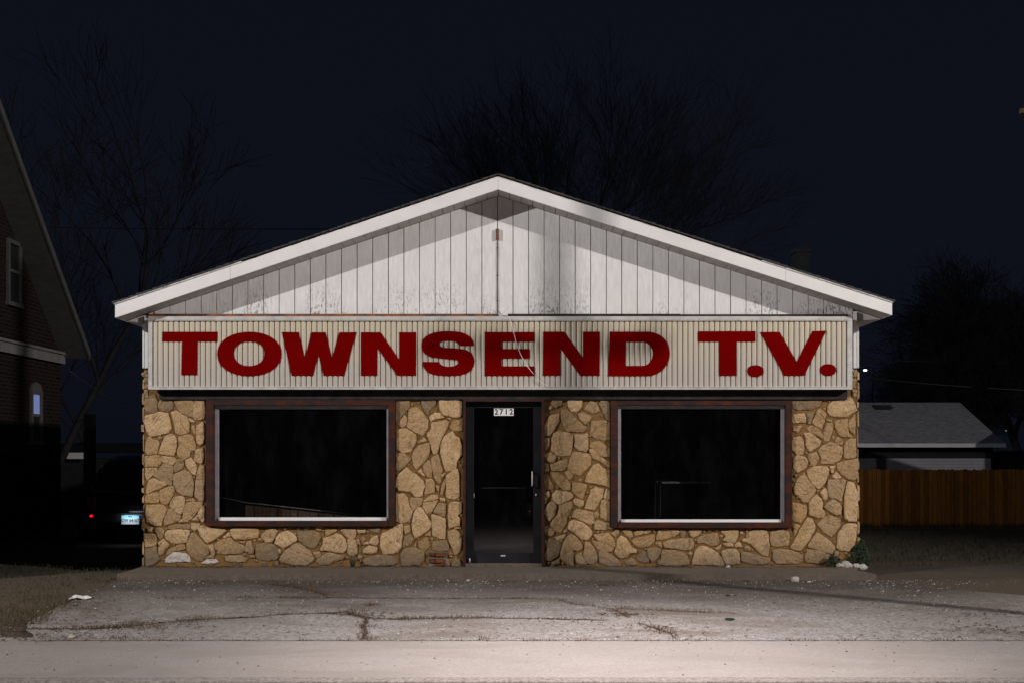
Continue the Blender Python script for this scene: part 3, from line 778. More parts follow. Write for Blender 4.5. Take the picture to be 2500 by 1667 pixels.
sh = MB()
for tip in (tL, tR):
    s = 1 if tip is tR else -1; e = tip + Vector((s*0.03, 0, -0.005)); n = 48
    P = slope_pts(e, tp, n)
    for i in range(n):
        a, b = P[i], P[i+1]; j = random.uniform(-0.006, 0.004); u = 0.012+random.uniform(0, 0.006)
        sh.prism([(a.x, a.z+0.013), (b.x, b.z+0.017), (b.x, b.z+0.022+u*0.5), (a.x, a.z+0.024+u)], -0.362+j, BK+0.32)
sh.build('roof', M['shingle'], store)
# chimney stack at the back of the roof
cc = U(1955, 0, 11).x
ch = MB(); ch.box(cc-0.17, cc+0.17, 10.8, 11.2, 2.6, Z(620, 11)); ch.box(cc-0.2, cc+0.2, 10.77, 11.23, Z(620, 11), Z(612, 11)); ch.build('chimney', M['garagewall'], store)

# flashing strips above the sign; the dark one also stands in for shadow
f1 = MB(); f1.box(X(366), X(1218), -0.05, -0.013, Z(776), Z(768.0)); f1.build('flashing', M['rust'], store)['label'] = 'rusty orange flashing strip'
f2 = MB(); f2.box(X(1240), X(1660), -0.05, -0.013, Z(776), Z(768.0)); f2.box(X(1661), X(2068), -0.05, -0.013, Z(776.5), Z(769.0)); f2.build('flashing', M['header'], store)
# header beam under the sign
hb = MB()
for a, b in ((392, 1126), (1126.4, 1492), (1492.4, 2066)): hb.box(X(a), X(b), -0.045, -0.001, Z(974.5), Z(948))
hb.build('header_beam', M['header'], store)

# windows -------------------------------------------------------------------
def window(W):
    cs = MB(); (c0, c1), (t0, t1) = W['cx'], W['cy']; (a0, a1), (s0, s1) = W['ax'], W['ay']; (g0, g1), (h0, h1) = W['gx'], W['gy']
    dC = -0.055
    x0, x1, z1, z0 = X(c0, dC), X(c1, dC), Z(t0, dC), Z(t1, dC)
    ix0, ix1, iz1, iz0 = X(a0, 0), X(a1, 0), Z(s0, 0), Z(s1, 0)
    cs.box(x0, ix0, dC, 0.10, z0, z1); cs.box(ix1, x1, dC, 0.10, z0, z1)
    cs.box(ix0+0.0005, ix1-0.0005, dC+0.002, 0.10, iz1, z1-0.001); cs.box(ix0+0.0005, ix1-0.0005, dC-0.012, 0.10, z0-0.004, iz0)
    # thin outer bead
    cs.box(x0-0.012, x0-0.001, dC+0.02, 0.0, z0, z1); cs.box(x1+0.001, x1+0.012, dC+0.02, 0.0, z0, z1)
    w = cs.build('window', M['casing'], store, bevel=0.004)
    al = MB(); d = 0.02
    gx0, gx1, gz1, gz0 = X(g0, d), X(g1, d), Z(h0, d), Z(h1, d)
    al.box(ix0+0.001, gx0, d, 0.06, iz0+0.001, iz1-0.001); al.box(gx1, ix1-0.001, d, 0.06, iz0+0.001, iz1-0.001)
    al.box(gx0+0.0003, gx1-0.0003, d+0.002, 0.06, gz1, iz1-0.001)
    al.build('metal_frame', M['alu2'], w)
    ws = MB(); ws.box(gx0+0.0003, gx1-0.0003, d-0.014, 0.06, iz0+0.001, gz0); ws.build('sill_strip', M['whitepaint'], w)
    gl = MB(); gl.add([(gx0, 0.043, gz0), (gx1, 0.043, gz0), (gx1, 0.043, gz1), (gx0, 0.043, gz1)], [(0, 1, 2, 3)]); gl.build('pane', M['glass'], w)
    return w
window(W1); window(W2)

# door ----------------------------------------------------------------------
jm = MB()
jm.box(X(1131), X(1137), -0.05, 0.12, 0.0, Z(973.8)); jm.box(X(1322), X(1329), -0.05, 0.12, 0.0, Z(973.8)); jm.box(X(1137)+0.0005, X(1322)-0.0005, -0.048, 0.12, Z(980), Z(973.8)-0.001)
jamb = jm.build('door_frame', M['casing'], store, bevel=0.003)
th = MB(); th.box(X(1137)+0.001, X(1322)-0.001, -0.055, 0.12, 0.001, 0.04); th.build('threshold', M['slab'], jamb)
dd = 0.05; dm = MB()
dx0, dx1, dz0, dz1 = X(1138, dd), X(1321.5, dd), 0.045, Z(981, dd)
gx0, gx1, gz0, gz1 = X(1157, dd), X(1302, dd), Z(1350, dd), Z(995, dd)
dm.box(dx0, gx0, dd, dd+0.045, dz0, dz1); dm.box(gx1, dx1, dd, dd+0.045, dz0, dz1); dm.box(gx0, gx1, dd+0.001, dd+0.044, dz0+0.001, gz0); dm.box(gx0, gx1, dd+0.001, dd+0.044, gz1, dz1-0.001)
door = dm.build('door', M['darkmetal'], store, bevel=0.003)
m = MB(); m.add([(gx0, dd+.02, gz0), (gx1, dd+.02, gz0), (gx1, dd+.02, gz1), (gx0, dd+.02, gz1)], [(0, 1, 2, 3)]); m.build('pane', M['doorglass'], door)
m = MB(); m.tube([U(1157.5, 1190.5, dd+0.05), U(1300, 1190.5, dd+0.05)], 0.011, 8); m.build('push_bar', M['housewood'], door)
m = MB(); hx = X(1299, 0.0); za, zz = Z(1186, 0), Z(1151, 0)
m.tube([(hx, dd, za+0.01), (hx, -0.005, za), (hx, -0.012, za+0.02), (hx, -0.012, zz-0.02), (hx, -0.005, zz), (hx, dd, zz-0.01)], 0.008, 8); m.build('handle', M['alu'], door)
m = MB(); m.cyl(U(1309, 1207, dd-0.006), (0, 1, 0), 0.014, 0.014, 16); m.build('lock', M['alu'], door)
m = MB(); m.box(X(1222.5, dd), X(1233.5, dd), dd-0.006, dd-0.0005, Z(1357, dd), Z(1353.8, dd)); m.build('maker_plate', M['alu'], door)
m = MB(); m.tube([U(1157, 1203, dd-0.008), U(1157, 1215, dd-0.008)], 0.005, 8); m.build('hinge', M['alu'], door)
m = MB(); m.tube([U(1146, 1362, dd-0.01), U(1146, 1372, dd-0.01)], 0.012, 8); m.build('hinge', M['alu'], door)
# red alarm light inside the door
al = MB(); al.box(X(1285, 0.16), X(1300, 0.16), 0.16, 0.2, Z(1262, .16), Z(1228, .16)); sb = al.build('alarm_box', M['black'])
tag(sb, 'small black alarm box with a tiny red light inside the glass door', 'alarm box')
al = MB(); al.cyl(U(1293, 1247, 0.157), (0, 1, 0), 0.005, 0.006, 10); al.build('light', emis('red_light', (1, 0.05, 0.12), 0.8), sb)

# door number tiles -----------------------------------------------------------
def text_obj(name, body, size, loc, mat, parent, xs=1.0, ext=0.0008, bold=0.0, rx=90, rz=0, spacing=1.0):
    cu = bpy.data.curves.new(name, 'FONT'); cu.body = body; cu.size = size; cu.extrude = ext; cu.align_x = 'CENTER'; cu.align_y = 'CENTER'; cu.offset = bold; cu.space_character = spacing
    t = bpy.data.objects.new(name+'_tmp', cu); C.objects.link(t)
    bpy.context.view_layer.update(); dg = bpy.context.evaluated_depsgraph_get()
    me = bpy.data.meshes.new_from_object(t.evaluated_get(dg)); bpy.data.objects.remove(t)
    me.name = name
    from mathutils import Matrix
    me.transform(Matrix.Translation(loc) @ Matrix.Rotation(R(rz), 4, 'Z') @ Matrix.Rotation(R(rx), 4, 'X') @ Matrix.Diagonal((xs, 1, 1, 1)))
    me.materials.clear(); me.materials.append(mat)
    o = bpy.data.objects.new(name, me); C.objects.link(o)
    if parent: o.parent = parent; o.location = -parent.location
    return o
c = U(1230, 1005, dd+0.015)
ns = thing('number_sign', c, 'row of four white tiles reading 2712 at the top of the glass door', 'number sign')
for i, ch_ in enumerate('2712'):
    a, b = 1206 + 12.1*i, 1206 + 12.1*(i+1) - 0.35
    m = MB(); m.box(X(a, dd), X(b, dd), dd+0.012, dd+0.0185, Z(1013.8, dd), Z(996.3, dd)); m.build('tile', M['whitepaint'], ns)
    text_obj('digit', ch_, 0.098, U((a+b)/2, 1005, dd+0.0105), M['black'], ns, 0.92, 0.0008, 0.0028)

# sign ----------------------------------------------------------------------
dS = -0.17
sign = thing('shop_sign', (0, dS, 2.8), 'long cream corrugated box sign reading TOWNSEND T.V. in wide red letters', 'sign')
sx0, sx1, sz0, sz1 = X(362, dS), X(2081, dS), Z(950, dS), Z(773, dS)
px0, px1, pz0, pz1 = X(371, dS), X(2069, dS), Z(942.5, dS), Z(784, dS)
m = MB(); m.box(sx0+0.01, sx1-0.01, dS+0.045, -0.046, sz0+0.008, sz1-0.008); m.build('housing', M['header'], sign)
m = MB()
nr = 131; per = (px1-px0)/nr
prof = [(0.0, 0.017), (0.07, 0.0155), (0.13, 0.008), (0.2, 0.0025), (0.34, 0.0), (0.62, 0.0), (0.80, 0.0025), (0.87, 0.008), (0.93, 0.0155)]
xs = []; rp = random.Random(5)
for i in range(nr):
    jw = rp.uniform(-0.03, 0.03)
    for j, (u, dz) in enumerate(prof): xs.append((px0+(i+u+(jw if 0 < j else 0)*0.5)*per, dS+0.012+dz, 1.0 if dz > 0.012 else 0.0))
xs.append((px1, dS+0.029, 1.0))
vs = []; fs = []
for x, y, g in xs: vs += [(x, y, pz0), (x, y, pz1)]
for i in range(len(xs)-1): fs.append((2*i, 2*i+2, 2*i+3, 2*i+1))
m.add(vs, fs, False)
m.t = [(0.5, 0.42*xs[i//2][2], 0, 1) for i in range(len(m.v))]
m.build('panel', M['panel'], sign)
m = MB()
m.box(sx0, sx1, dS-0.004, dS+0.05, sz0, pz0); m.box(sx0, sx1, dS-0.004, dS+0.05, pz1, sz1)
m.box(sx0, px0, dS-0.003, dS+0.049, pz0+0.0005, pz1-0.0005); m.box(px1, sx1, dS-0.003, dS+0.049, pz0+0.0005, pz1-0.0005)
m.box(px0, px1, dS-0.009, dS-0.0045, pz0-0.012, pz0-0.005); m.box(px0, px1, dS-0.009, dS-0.0045, pz1+0.01, pz1+0.018)
m.box(sx0, sx1, dS+0.0505, -0.02, sz1-0.006, sz1-0.001)
m.box(sx0+0.001, sx0+0.006, dS+0.0505, -0.047, sz0, sz1-0.0065); m.box(sx1-0.006, sx1-0.001, dS+0.0505, -0.047, sz0, sz1-0.0065)
m.build('frame', M['alu'], sign, bevel=0.002)
def ell(cx, cy, rx, ry, n=48, p=2.0):
    o = []
    for i in range(n):
        a = 2*math.pi*i/n; ca, sa = math.cos(a), math.sin(a)
        o.append((cx + rx*math.copysign(abs(ca)**(2/p), ca), cy + ry*math.copysign(abs(sa)**(2/p), sa)))
    return o
def cv(p0, c0, c1, p1, n=12):
    o = []
    for i in range(1, n+1):
        t = i/n; o.append(tuple((1-t)**3*p0[k] + 3*(1-t)**2*t*c0[k] + 3*(1-t)*t*t*c1[k] + t**3*p1[k] for k in (0, 1)))
    return o
Z3 = (300, 760, 2.94); Z4 = (1050, 760, 3.618); Z5 = (1600, 740, 3.92); ZS = (1000, 790, 11.2)
D_out = [(1575, 570), (1585, 180), (1920, 180)] + cv((1920, 180), (2060, 185), (2118, 280), (2118, 375)) + cv((2118, 375), (2116, 470), (2040, 570), (1910, 570))
D_in = [(1728, 270), (1880, 270)] + cv((1880, 270), (1935, 280), (1968, 320), (1968, 372)) + cv((1968, 372), (1966, 430), (1935, 478), (1870, 478)) + [(1728, 478)]
LET = [
 ('T', Z3, [(285,147),(677,147),(677,216),(536,216),(533,455),(418,455),(423,216),(285,216)], None),
 ('O', Z3, ell(907, 305, 231, 158, 60, 2.12), ell(906, 303, 110, 86.5, 48, 2.15)),
 ('W', Z3, [(1140,149),(1262,149),(1305,335),(1353,150),(1455,150),(1500,335),(1553,150),(1677,150),(1588,460),(1440,460),(1403,310),(1365,460),(1210,460)], None),
 ('N', Z3, [(1707,150),(1848,150),(1983,345),(1983,150),(2105,150),(2105,460),(1970,460),(1827,265),(1825,460),(1707,460)], None),
 ('S', ZS, [(330,600),(345,500),(375,415),(440,350),(545,290),(680,240),(860,212),(1060,205),(1250,212),(1420,240),(1560,295),(1685,390),(1735,480),(1752,600),(1370,605),(1330,560),(1270,510),(1190,478),(1050,465),(910,478),(830,510),(806,560),(820,600),(880,640),(1000,655),(1200,665),(1380,680),(1530,705),(1680,785),(1740,890),(1772,1020),(1760,1130),(1690,1270),(1620,1320),(1530,1365),(1370,1410),(1050,1430),(720,1405),(540,1350),(450,1275),(390,1210),(365,1130),(355,1035),(790,1040),(830,1090),(920,1150),(1060,1167),(1200,1155),(1300,1110),(1330,1060),(1300,1000),(1230,985),(1050,968),(750,938),(560,908),(400,810),(350,720)], None),
 ('E', Z4, [(482,183),(920,183),(920,268),(633,268),(633,330),(878,330),(878,415),(633,415),(633,482),(920,482),(920,568),(482,568)], None),
 ('N', Z4, [(1000,180),(1183,180),(1350,410),(1350,180),(1498,180),(1498,566),(1325,566),(1150,325),(1150,566),(995,566)], None),
 ('D', Z4, D_out, D_in),
 ('T', Z5, [(412,270),(960,268),(960,368),(777,368),(779,692),(612,692),(610,368),(412,368)], None),
 ('full stop', Z5, ell(957, 647, 78, 57, 36, 2.25), None),
 ('V', Z5, [(1003,278),(1190,275),(1353,560),(1505,268),(1638,265),(1425,692),(1235,692)], None),
 ('full stop', Z5, ell(1654, 636, 76, 57, 36, 2.25), None),
]
cnts = {}
for nm, (ox, oy, sc), out, hole in LET:
    def cvt(pl):
        return [(U(ox+x/sc, oy+y/sc, dS).x, U(ox+x/sc, oy+y/sc, dS).z) for x, y in pl]
    o2 = cvt(out); loops = [o2] + ([cvt(hole)] if hole else [])
    mb = MB(); flat = [p for L in loops for p in L]; n = len(flat)
    tr = tessellate_polygon([[Vector((x, z, 0)) for x, z in L] for L in loops])
    y0, y1 = dS+0.006, dS+0.0115
    vs = [(x, y0, z) for x, z in flat] + [(x, y1, z) for x, z in flat]
    fs = [tuple(t) for t in tr] + [tuple(n+i for i in reversed(t)) for t in tr]; b0 = 0
    for L in loops:
        k = len(L); fs += [(b0+i, b0+(i+1) % k, n+b0+(i+1) % k, n+b0+i) for i in range(k)]; b0 += k
    mb.add(vs, fs); ob = mb.build('letter', M['red'], sign)
    ob['label'] = ('red full stop' if nm == 'full stop' else 'wide red letter ' + nm)
# loose wire hanging across the sign and cord on the gable
def zp(x, y): return U(1050 + x/3.618, 760 + y/3.618, dS-0.02)
m = MB(); m.tube([U(1243, 774, -0.06), U(1244, 779, dS-0.02)] + [zp(*p) for p in ((715, 100), (738, 190), (765, 290), (800, 380), (850, 470), (905, 540), (945, 590), (1010, 640), (1060, 668))], 0.0035, 5)
tag(m.build('loose_wire', M['trim']), 'thin pale loose wire hanging across the letter E of the sign', 'wire')
m = MB(); pts = [U(1214.6, 588, -0.02), U(1215, 630, -0.024), U(1214.3, 680, -0.02), U(1215, 730, -0.024), U(1214.5, 755, -0.02), U(1218, 765, -0.03), U(1230, 772, -0.055), U(1243, 773.5, -0.06)]
m.tube(pts, 0.005, 5)
for yy in (605, 673, 735): p = U(1214.6, yy, -0.022); m.box(p.x-0.009, p.x+0.009, p.y-0.008, p.y+0.01, p.z-0.006, p.z+0.006)
tag(m.build('cable', M['black']), 'thin dark cable running down the centre of the white gable', 'cable')
m = MB(); m.box(X(1210.5), X(1218.5), -0.045, -0.0135, Z(587), Z(561)); m.box(X(1211.5), X(1217.5), -0.05, -0.0455, Z(585), Z(563))
tag(m.build('junction_box', M['rust']), 'narrow rusty metal box near the peak of the white gable', 'electrical box')

# brick patch in the stonework
bp = MB()
def fx(x): return 940 + x/S
def fy(y): return 1170 + y/S
bp.box(X(fx(755)), X(fx(1075)), -0.014, -0.001, 0.0, Z(fy(1252))); base = bp.build('patch_mortar', M['patchmortar'], store)
bp = MB()
for a, b, c0, c1 in ((885,1065,1262,1332),(770,868,1262,1330),(765,868,1365,1440),(882,1020,1365,1440),(870,1000,1462,1530),(1030,1070,1462,1530)):
    bp.box(X(fx(a)), X(fx(b)), -0.035-random.uniform(0, 0.008), -0.0145, Z(fy(c1)), Z(fy(c0)))
bp.build('brick_patch', M['redbrick'], store, bevel=0.004)

# things seen through the glass ------------------------------------------------
dl = 0.55
m = MB(); A = [U(598, 1229, dl), U(880, 1259, dl)]
m.cur = (0.4, 0.5, 0, 1)
x = A[0].x
while x < A[1].x-0.02:
    w = random.uniform(0.07, 0.17); x2 = min(x+w, A[1].x); z1 = A[0].z+(A[1].z-A[0].z)*(x-A[0].x)/(A[1].x-A[0].x); z2 = A[0].z+(A[1].z-A[0].z)*(x2-A[0].x)/(A[1].x-A[0].x)
    m.cur = (random.random(), 0.5, 0, 1); yo = random.uniform(0, 0.03)
    m.prism([(x+0.004, 0.4), (x2-0.004, 0.4), (x2-0.004, z2-0.02), (x+0.004, z1-0.02)], dl+yo, dl+0.12); x = x2
ledge = m.build('display_ledge', M['stone'])
tag(ledge, 'low stone ledge with sloping top seen inside the left shop window', 'ledge')
m = MB(); m.tube([U(534, 1212, dl), U(600, 1226, dl), U(885, 1257, dl)], 0.008, 6); m.build('capping', M['alu'], ledge)
dl = 0.9; tb = thing('folding_table', (U(1675, 1175, dl).x, dl, 0.03), 'thin metal table frame standing empty inside the right shop window', 'table')
m = MB(); m.box(U(1616,0,dl).x, U(1736,0,dl).x, dl, dl+0.5, U(0,1179,dl).z, U(0,1175,dl).z); m.build('table_top', M['alu'], tb)
for px_ in (1612, 1735):
    for dy in (0.01, 0.48):
        m = MB(); xx = U(px_, 0, dl).x; m.tube([(xx, dl+dy, 0.03), (xx, dl+dy, U(0, 1180, dl).z)], 0.009, 6); m.build('leg', M['housewood'], tb)

# ------------------------------------------------------------------ ground
def structure(o): o['kind'] = 'structure'; return o
g = MB()
NX, NY = 60, 90
ys = [-40, -30, -22, -16, -12, -9, -7.5, -6.6] + [-6.2 + 0.28*i for i in range(60)] + [12, 15, 20, 28, 40, 60, 100, 180, 400]
xsg = [-400, -200, -100, -60, -40, -28, -20, -15] + [-12+0.4*i for i in range(61)] + [15, 20, 28, 40, 60, 100, 200, 400]
vs = []
for y in ys:
    for x in xsg:
        z = zg(y) - 0.03
        if y < -5.5: z = -0.30
        if y > 9: z -= min(1.0, (y-9)*0.08)
        if -6 < y < 9 and abs(x) < 13: z += 0.012*noise.noise(Vector((x*2.3, y*2.3, 0)))
        vs.append((x, y, z))
nx = len(xsg); fs = [(j*nx+i, j*nx+i+1, (j+1)*nx+i+1, (j+1)*nx+i) for j in range(len(ys)-1) for i in range(nx-1)]
g.add(vs, fs, True); structure(g.build('ground', M['dirt']))
# parking lot sheet
lotpx = [(240, 1562), (90, 1563), (64, 1535), (78, 1512), (140, 1482), (215, 1450), (262, 1425), (285, 1411), (700, 1409), (2140, 1409), (2230, 1424), (2330, 1437), (2500, 1452), (2900, 1490), (3300, 1562)]
lp = [G(*p) for p in lotpx]
poly = []
for i in range(len(lp)):
    a, b = lp[i], lp[(i+1) % len(lp)]; k = max(1, int((b-a).length/0.05))
    for j in range(k):
        p = a.lerp(b, j/k); am = 0.05 if not (p.y < -4.25) else 0.03
        f_ = 5 if am > 0.04 else 9
        poly.append((p.x + (am*noise.noise(Vector((p.x*5, p.y*5, 3))) if am > 0.04 else 0), min(-0.84, p.y + am*noise.noise(Vector((p.x*f_, p.y*5, 9))) + (0.02*noise.noise(Vector((p.x*31, 0, 9))) if am < 0.04 else 0))))
m = MB(); zt_ = lambda x, y: zg(y)
m.flat(poly, zt_); lot = structure(m.build('parking_lot', M['lot']))
# sidewalk, kerb and road
m = MB(); y0, y1 = -4.335, -5.86
xx = -30.0
joints = [-30]
x = -30
m.box(-60, 60, y1+0.002, y0+0.12, -0.25, -0.1745)
structure(m.build('sidewalk', M['walk'], bevel=0.004))
m = MB(); m.box(-60, 60, -6.01, y1-0.004, -0.4, -0.172); structure(m.build('kerb', M['kerb'], bevel=0.012))
m = MB(); m.box(-200, 200, -16, -6.014, -0.5, -0.215); structure(m.build('road', M['road']))
# apron slab with step
sa, sb_ = U(285, 0, -0.85).x, U(2140, 0, -0.85).x
pts = [(sa, -0.84), (sb_, -0.84), (sb_-0.12, -0.3), (xr+0.04, -0.001), (xl-0.02, -0.001)]
m = MB(); nseg = 60
def edge(x): return -0.845 + 0.012*noise.noise(Vector((x*3, 0, 0)))
top = []; fr = []
xs_ = [sa + (sb_-sa)*i/nseg for i in range(nseg+1)]
for x in xs_: fr.append((x, edge(x)))
lft = [(xl-0.02, -0.001)]; rgt = [(xr+0.04, -0.001), (sb_-0.1, -0.35)]
outl = fr + [rgt[1], rgt[0]] + lft
n = len(outl)
tr = tessellate_polygon([[Vector((x, y, 0)) for x, y in outl]])
vs = [(x, y, 0.0 if y > -0.5 else -0.004) for x, y in outl] + [(x, y - 0.004, -0.09) for x, y in outl]
m.add(vs, [tuple(t) for t in tr] + [(i, (i+1) % n, n+(i+1) % n, n+i) for i in range(n)])
structure(m.build('apron', M['slab'], bevel=0.008))
# long cracks
def zl(x, y): return G(x/2.352, 1350+y/2.352)
def zc(x, y): return G(800+x/2.352, 1350+y/2.352)
cr1 = [zl(*p) for p in ((60,432),(300,434),(500,435),(700,425),(850,410),(1050,385),(1250,375),(1500,365),(1600,350),(1900,345),(2050,355),(2150,375))] + [zc(*p) for p in ((430,378),(500,375),(850,370),(1100,375),(1350,378),(1600,385))]
cr2 = [zl(*p) for p in ((1550,175),(1700,195),(1800,215),(1880,240))]
cr3 = [zl(1600,255), zl(1900,256)] + [zc(*p) for p in ((0,255),(420,258),(850,260),(1050,258),(1320,262),(1400,288),(1600,315),(1650,325),(1730,368))]
cr4 = [zc(*p) for p in ((1600,315),(1760,322),(2080,335),(2350,345))]
cr5 = [zc(*p) for p in ((1780,400),(1880,430),(1970,460),(2000,492))]
cr6 = [zc(*p) for p in ((230,375),(205,420),(220,460),(200,495))]
cr7 = [zc(*p) for p in ((0,345),(110,335),(150,355),(230,375))]
CR = [(cr1, 0.016, 1.0), (cr2, 0.02, 0.8), (cr3, 0.010, 0.6), (cr4, 0.008, 0.3), (cr5, 0.012, 1.0), (cr6, 0.02, 0.9), (cr7, 0.02, 0.9)]
m = MB(); tuft = []
for line, w, dens in CR:
    P = []
    for a, b in zip(line[:-1], line[1:]):
        k = max(1, int((b-a).length/0.05))
        for j in range(k): P.append(a.lerp(b, j/k))
    P.append(line[-1])
    vs = []; fs = []
    for i, p in enumerate(P):
        d = (P[min(i+1, len(P)-1)]-P[max(i-1, 0)]); d.z = 0; d.normalize(); nrm = Vector((-d.y, d.x, 0))
        off = 0.02*noise.noise(Vector((p.x*6, p.y*6, 1))); ww = 1.5*w*(0.5+abs(noise.noise(Vector((p.x*4, p.y*4, 7))))*2.2)
        for s in (-1, 1):
            q = p + nrm*(off+s*ww*0.5); vs.append((q.x, q.y, zg(q.y)+0.0045))
        if i: fs.append((2*i-2, 2*i-1, 2*i+1, 2*i))
        k = dens*(0.4+2.2*max(0, noise.noise(Vector((p.x*1.1, p.y*1.1, 5)))+0.12))
        for _ in range(int(k*17)):
            r = random.gauss(0, 0.022+0.05*max(0, noise.noise(Vector((p.x*1.1, p.y*1.1, 5))))); tuft.append((p.x+nrm.x*r+random.uniform(-.03,.03), p.y+nrm.y*r, 0.012+random.random()*0.034))
    m.add(vs, fs)
structure(m.build('crack', M['crack']))

def blades(name, pts, mat, lean=0.6, w=0.004, label=None, cat=None):
    m = MB(); vs = []; fs = []; tn = []
    for x, y, h in pts:
        z = zg(y)-0.004; a = random.random()*6.283; dx, dy = math.cos(a)*w*0.5, math.sin(a)*w*0.5
        la = random.random()*6.283; l = random.random()*lean*h; lx, ly = math.cos(la)*l, math.sin(la)*l
        i = len(vs); vs += [(x-dx, y-dy, z), (x+dx, y+dy, z), (x+lx*0.4+dx*0.7, y+ly*0.4+dy*0.7, z+h*0.6), (x+lx*0.4-dx*0.7, y+ly*0.4-dy*0.7, z+h*0.6), (x+lx, y+ly, z+h)]
        fs += [(i, i+1, i+2, i+3), (i+3, i+2, i+4)]; t = (random.random(), 0, 0, 1); tn += [t]*5
    m.v = vs; m.f = fs; m.t = tn; m.sm = [False]*len(fs)
    o = m.build(name, mat); o['kind'] = 'stuff'
    if label: o['label'] = label
    if cat: o['category'] = cat
    return o
def scatter_clump(pts_, n, r, h): 
    out = []
    for p in pts_:
        for _ in range(n): out.append((p.x+random.gauss(0, r), p.y+random.gauss(0, r*0.7), h*random.uniform(0.4, 1)))
    return out
ex = []
ex += scatter_clump([zc(*p) for p in ((130,350),(240,295),(220,420),(440,375),(470,378),(1640,330),(1700,355),(1690,312),(1880,428),(1940,455),(900,492),(1570,180),(240,490))], 60, 0.055, 0.04)
ex += scatter_clump([zl(*p) for p in ((800,400),(1150,370),(700,490),(1100,392),(1000,258),(1430,255),(840,425),(740,415),(650,425),(2130,297),(2050,330))], 80, 0.085, 0.045)
for _ in range(1500):                            # along the sidewalk joint
    px_ = random.uniform(60, 2500); k = noise.noise(Vector((px_*0.011, 0, 4)))
    if k < 0.02: continue
    p = G(px_, 1562+random.gauss(0, 0.6)); ex.append((p.x, p.y, 0.03*random.random()))
for _ in range(2600):                            # foot of the wall
    px_ = random.uniform(360, 2060); k = noise.noise(Vector((px_*0.02, 3, 4)))+ (0.35 if px_ < 720 else 0)
    if k < 0.1 or 1125 < px_ < 1335: continue
    ex.append((X(px_), -0.05-abs(random.gauss(0, 0.03)), 0.1+0.05*random.random()*k))
blades('dead_grass', tuft+ex, M['dead'], 0.9, 0.005, 'tufts of dead brown grass in the cracks of the lot', 'dead grass')
lv = []
bpx = [(-200,1560),(30,1545),(64,1535),(78,1512),(140,1482),(215,1450),(262,1425),(285,1411)]
for _ in range(4200):
    i = random.randrange(len(bpx)-1); t = random.random(); a, b = bpx[i], bpx[i+1]
    p = G(a[0]+(b[0]-a[0])*t, a[1]+(b[1]-a[1])*t); r = random.expovariate(1/0.55)-0.12
    if noise.noise(Vector((p.x*1.6-r, p.y*2.2, 8))) < -0.12: continue
    lv.append((p.x - r + random.gauss(0, 0.06), p.y + random.gauss(0, 0.1), random.uniform(0.02, 0.085)*(1.0 if r < 0.8 else 0.6)))
blades('verge_grass', lv, M['verge'], 0.9, 0.006, 'dry brown grass verge along the left edge of the lot', 'grass')
gr = []
for _ in range(16000):
    y = random.uniform(-0.6, 8.9); x = random.uniform(xr+0.15, 12)
    k = noise.noise(Vector((x*0.9, y*0.9, 2)))
    if y < 0.5 + 0.5*k or (y < 1.4 and k < 0.0): continue
    gr.append((x, y, random.uniform(0.03, 0.07)))
for _ in range(2500): gr.append((random.uniform(xr, 13), 8.8+random.gauss(0, 0.05), random.uniform(0.06, 0.14)))
for _ in range(2500): gr.append((random.uniform(-9.3, -5.0), random.uniform(-1.5, 1.2), random.uniform(0.02, 0.05)))
blades('lawn_grass', gr, M['green'], 0.7, 0.008, 'short dark lawn grass beside the shop', 'grass')

# grit and gravel crumbs spread over the lot, the joint and the sidewalk
def crumbs(name, n, pick, mat, label, cat, rmin=0.003, rmax=0.010, flatk=0.6):
    vs = []; fs = []; tn = []
    for _ in range(n):
        q = pick()
        if q is None: continue
        x, y, zz = q; r_ = rmin+(rmax-rmin)*random.random()**3; a = random.random()*6.28; i = len(vs); t = (random.random()**1.6, 0, 0, 1)
        for k in range(4): vs.append((x+math.cos(a+k*1.57)*r_*random.uniform(.7, 1.3), y+math.sin(a+k*1.57)*r_*random.uniform(.7, 1.3), zz+r_*flatk*0.4))
        vs.append((x, y, zz+r_*flatk*1.5)); vs.append((x, y, zz-0.002)); fs += [(i+k, i+(k+1) % 4, i+4) for k in range(4)] + [(i+(k+1) % 4, i+k, i+5) for k in range(4)]; tn += [t]*6
    m = MB(); m.v = vs; m.f = fs; m.t = tn; m.sm = [False]*len(fs); o = m.build(name, mat); tag(o, label, cat, kind='stuff'); return o
def on_lot():
    x = random.uniform(-4.8, 7.5); y = -4.33+3.5*random.random()**1.0
    if noise.noise(Vector((x*0.8, y*1.2, 12))) < random.uniform(-0.5, 0.3): return None
    return x, y, zg(y)+0.001
def on_joint():
    x = random.uniform(-4.6, 6); return x, -4.33+random.gauss(0, 0.035), -0.170
def on_walk():
    x = random.uniform(-4.6, 6); return x, random.uniform(-5.84, -4.35), -0.1735
def at_step():
    x = random.uniform(-5, 5)
    if noise.noise(Vector((x*1.1, 0, 2))) < random.uniform(-0.4, 0.5): return None
    return x, -0.87-random.expovariate(1/0.22), -0.076
crumbs('gravel', 9000, on_lot, M['grit'], 'fine pale gravel crumbs scattered over the worn lot', 'gravel', 0.003, 0.013)
crumbs('gravel', 1500, on_joint, M['grit'], 'loose gravel along the edge between the lot and the sidewalk', 'gravel')
crumbs('gravel', 500, on_walk, M['grit'], 'sparse grit on the smooth sidewalk in front', 'gravel', 0.002, 0.011)
crumbs('gravel', 1500, at_step, M['grit'], 'crumbled grit at the foot of the long concrete step', 'gravel', 0.003, 0.014)
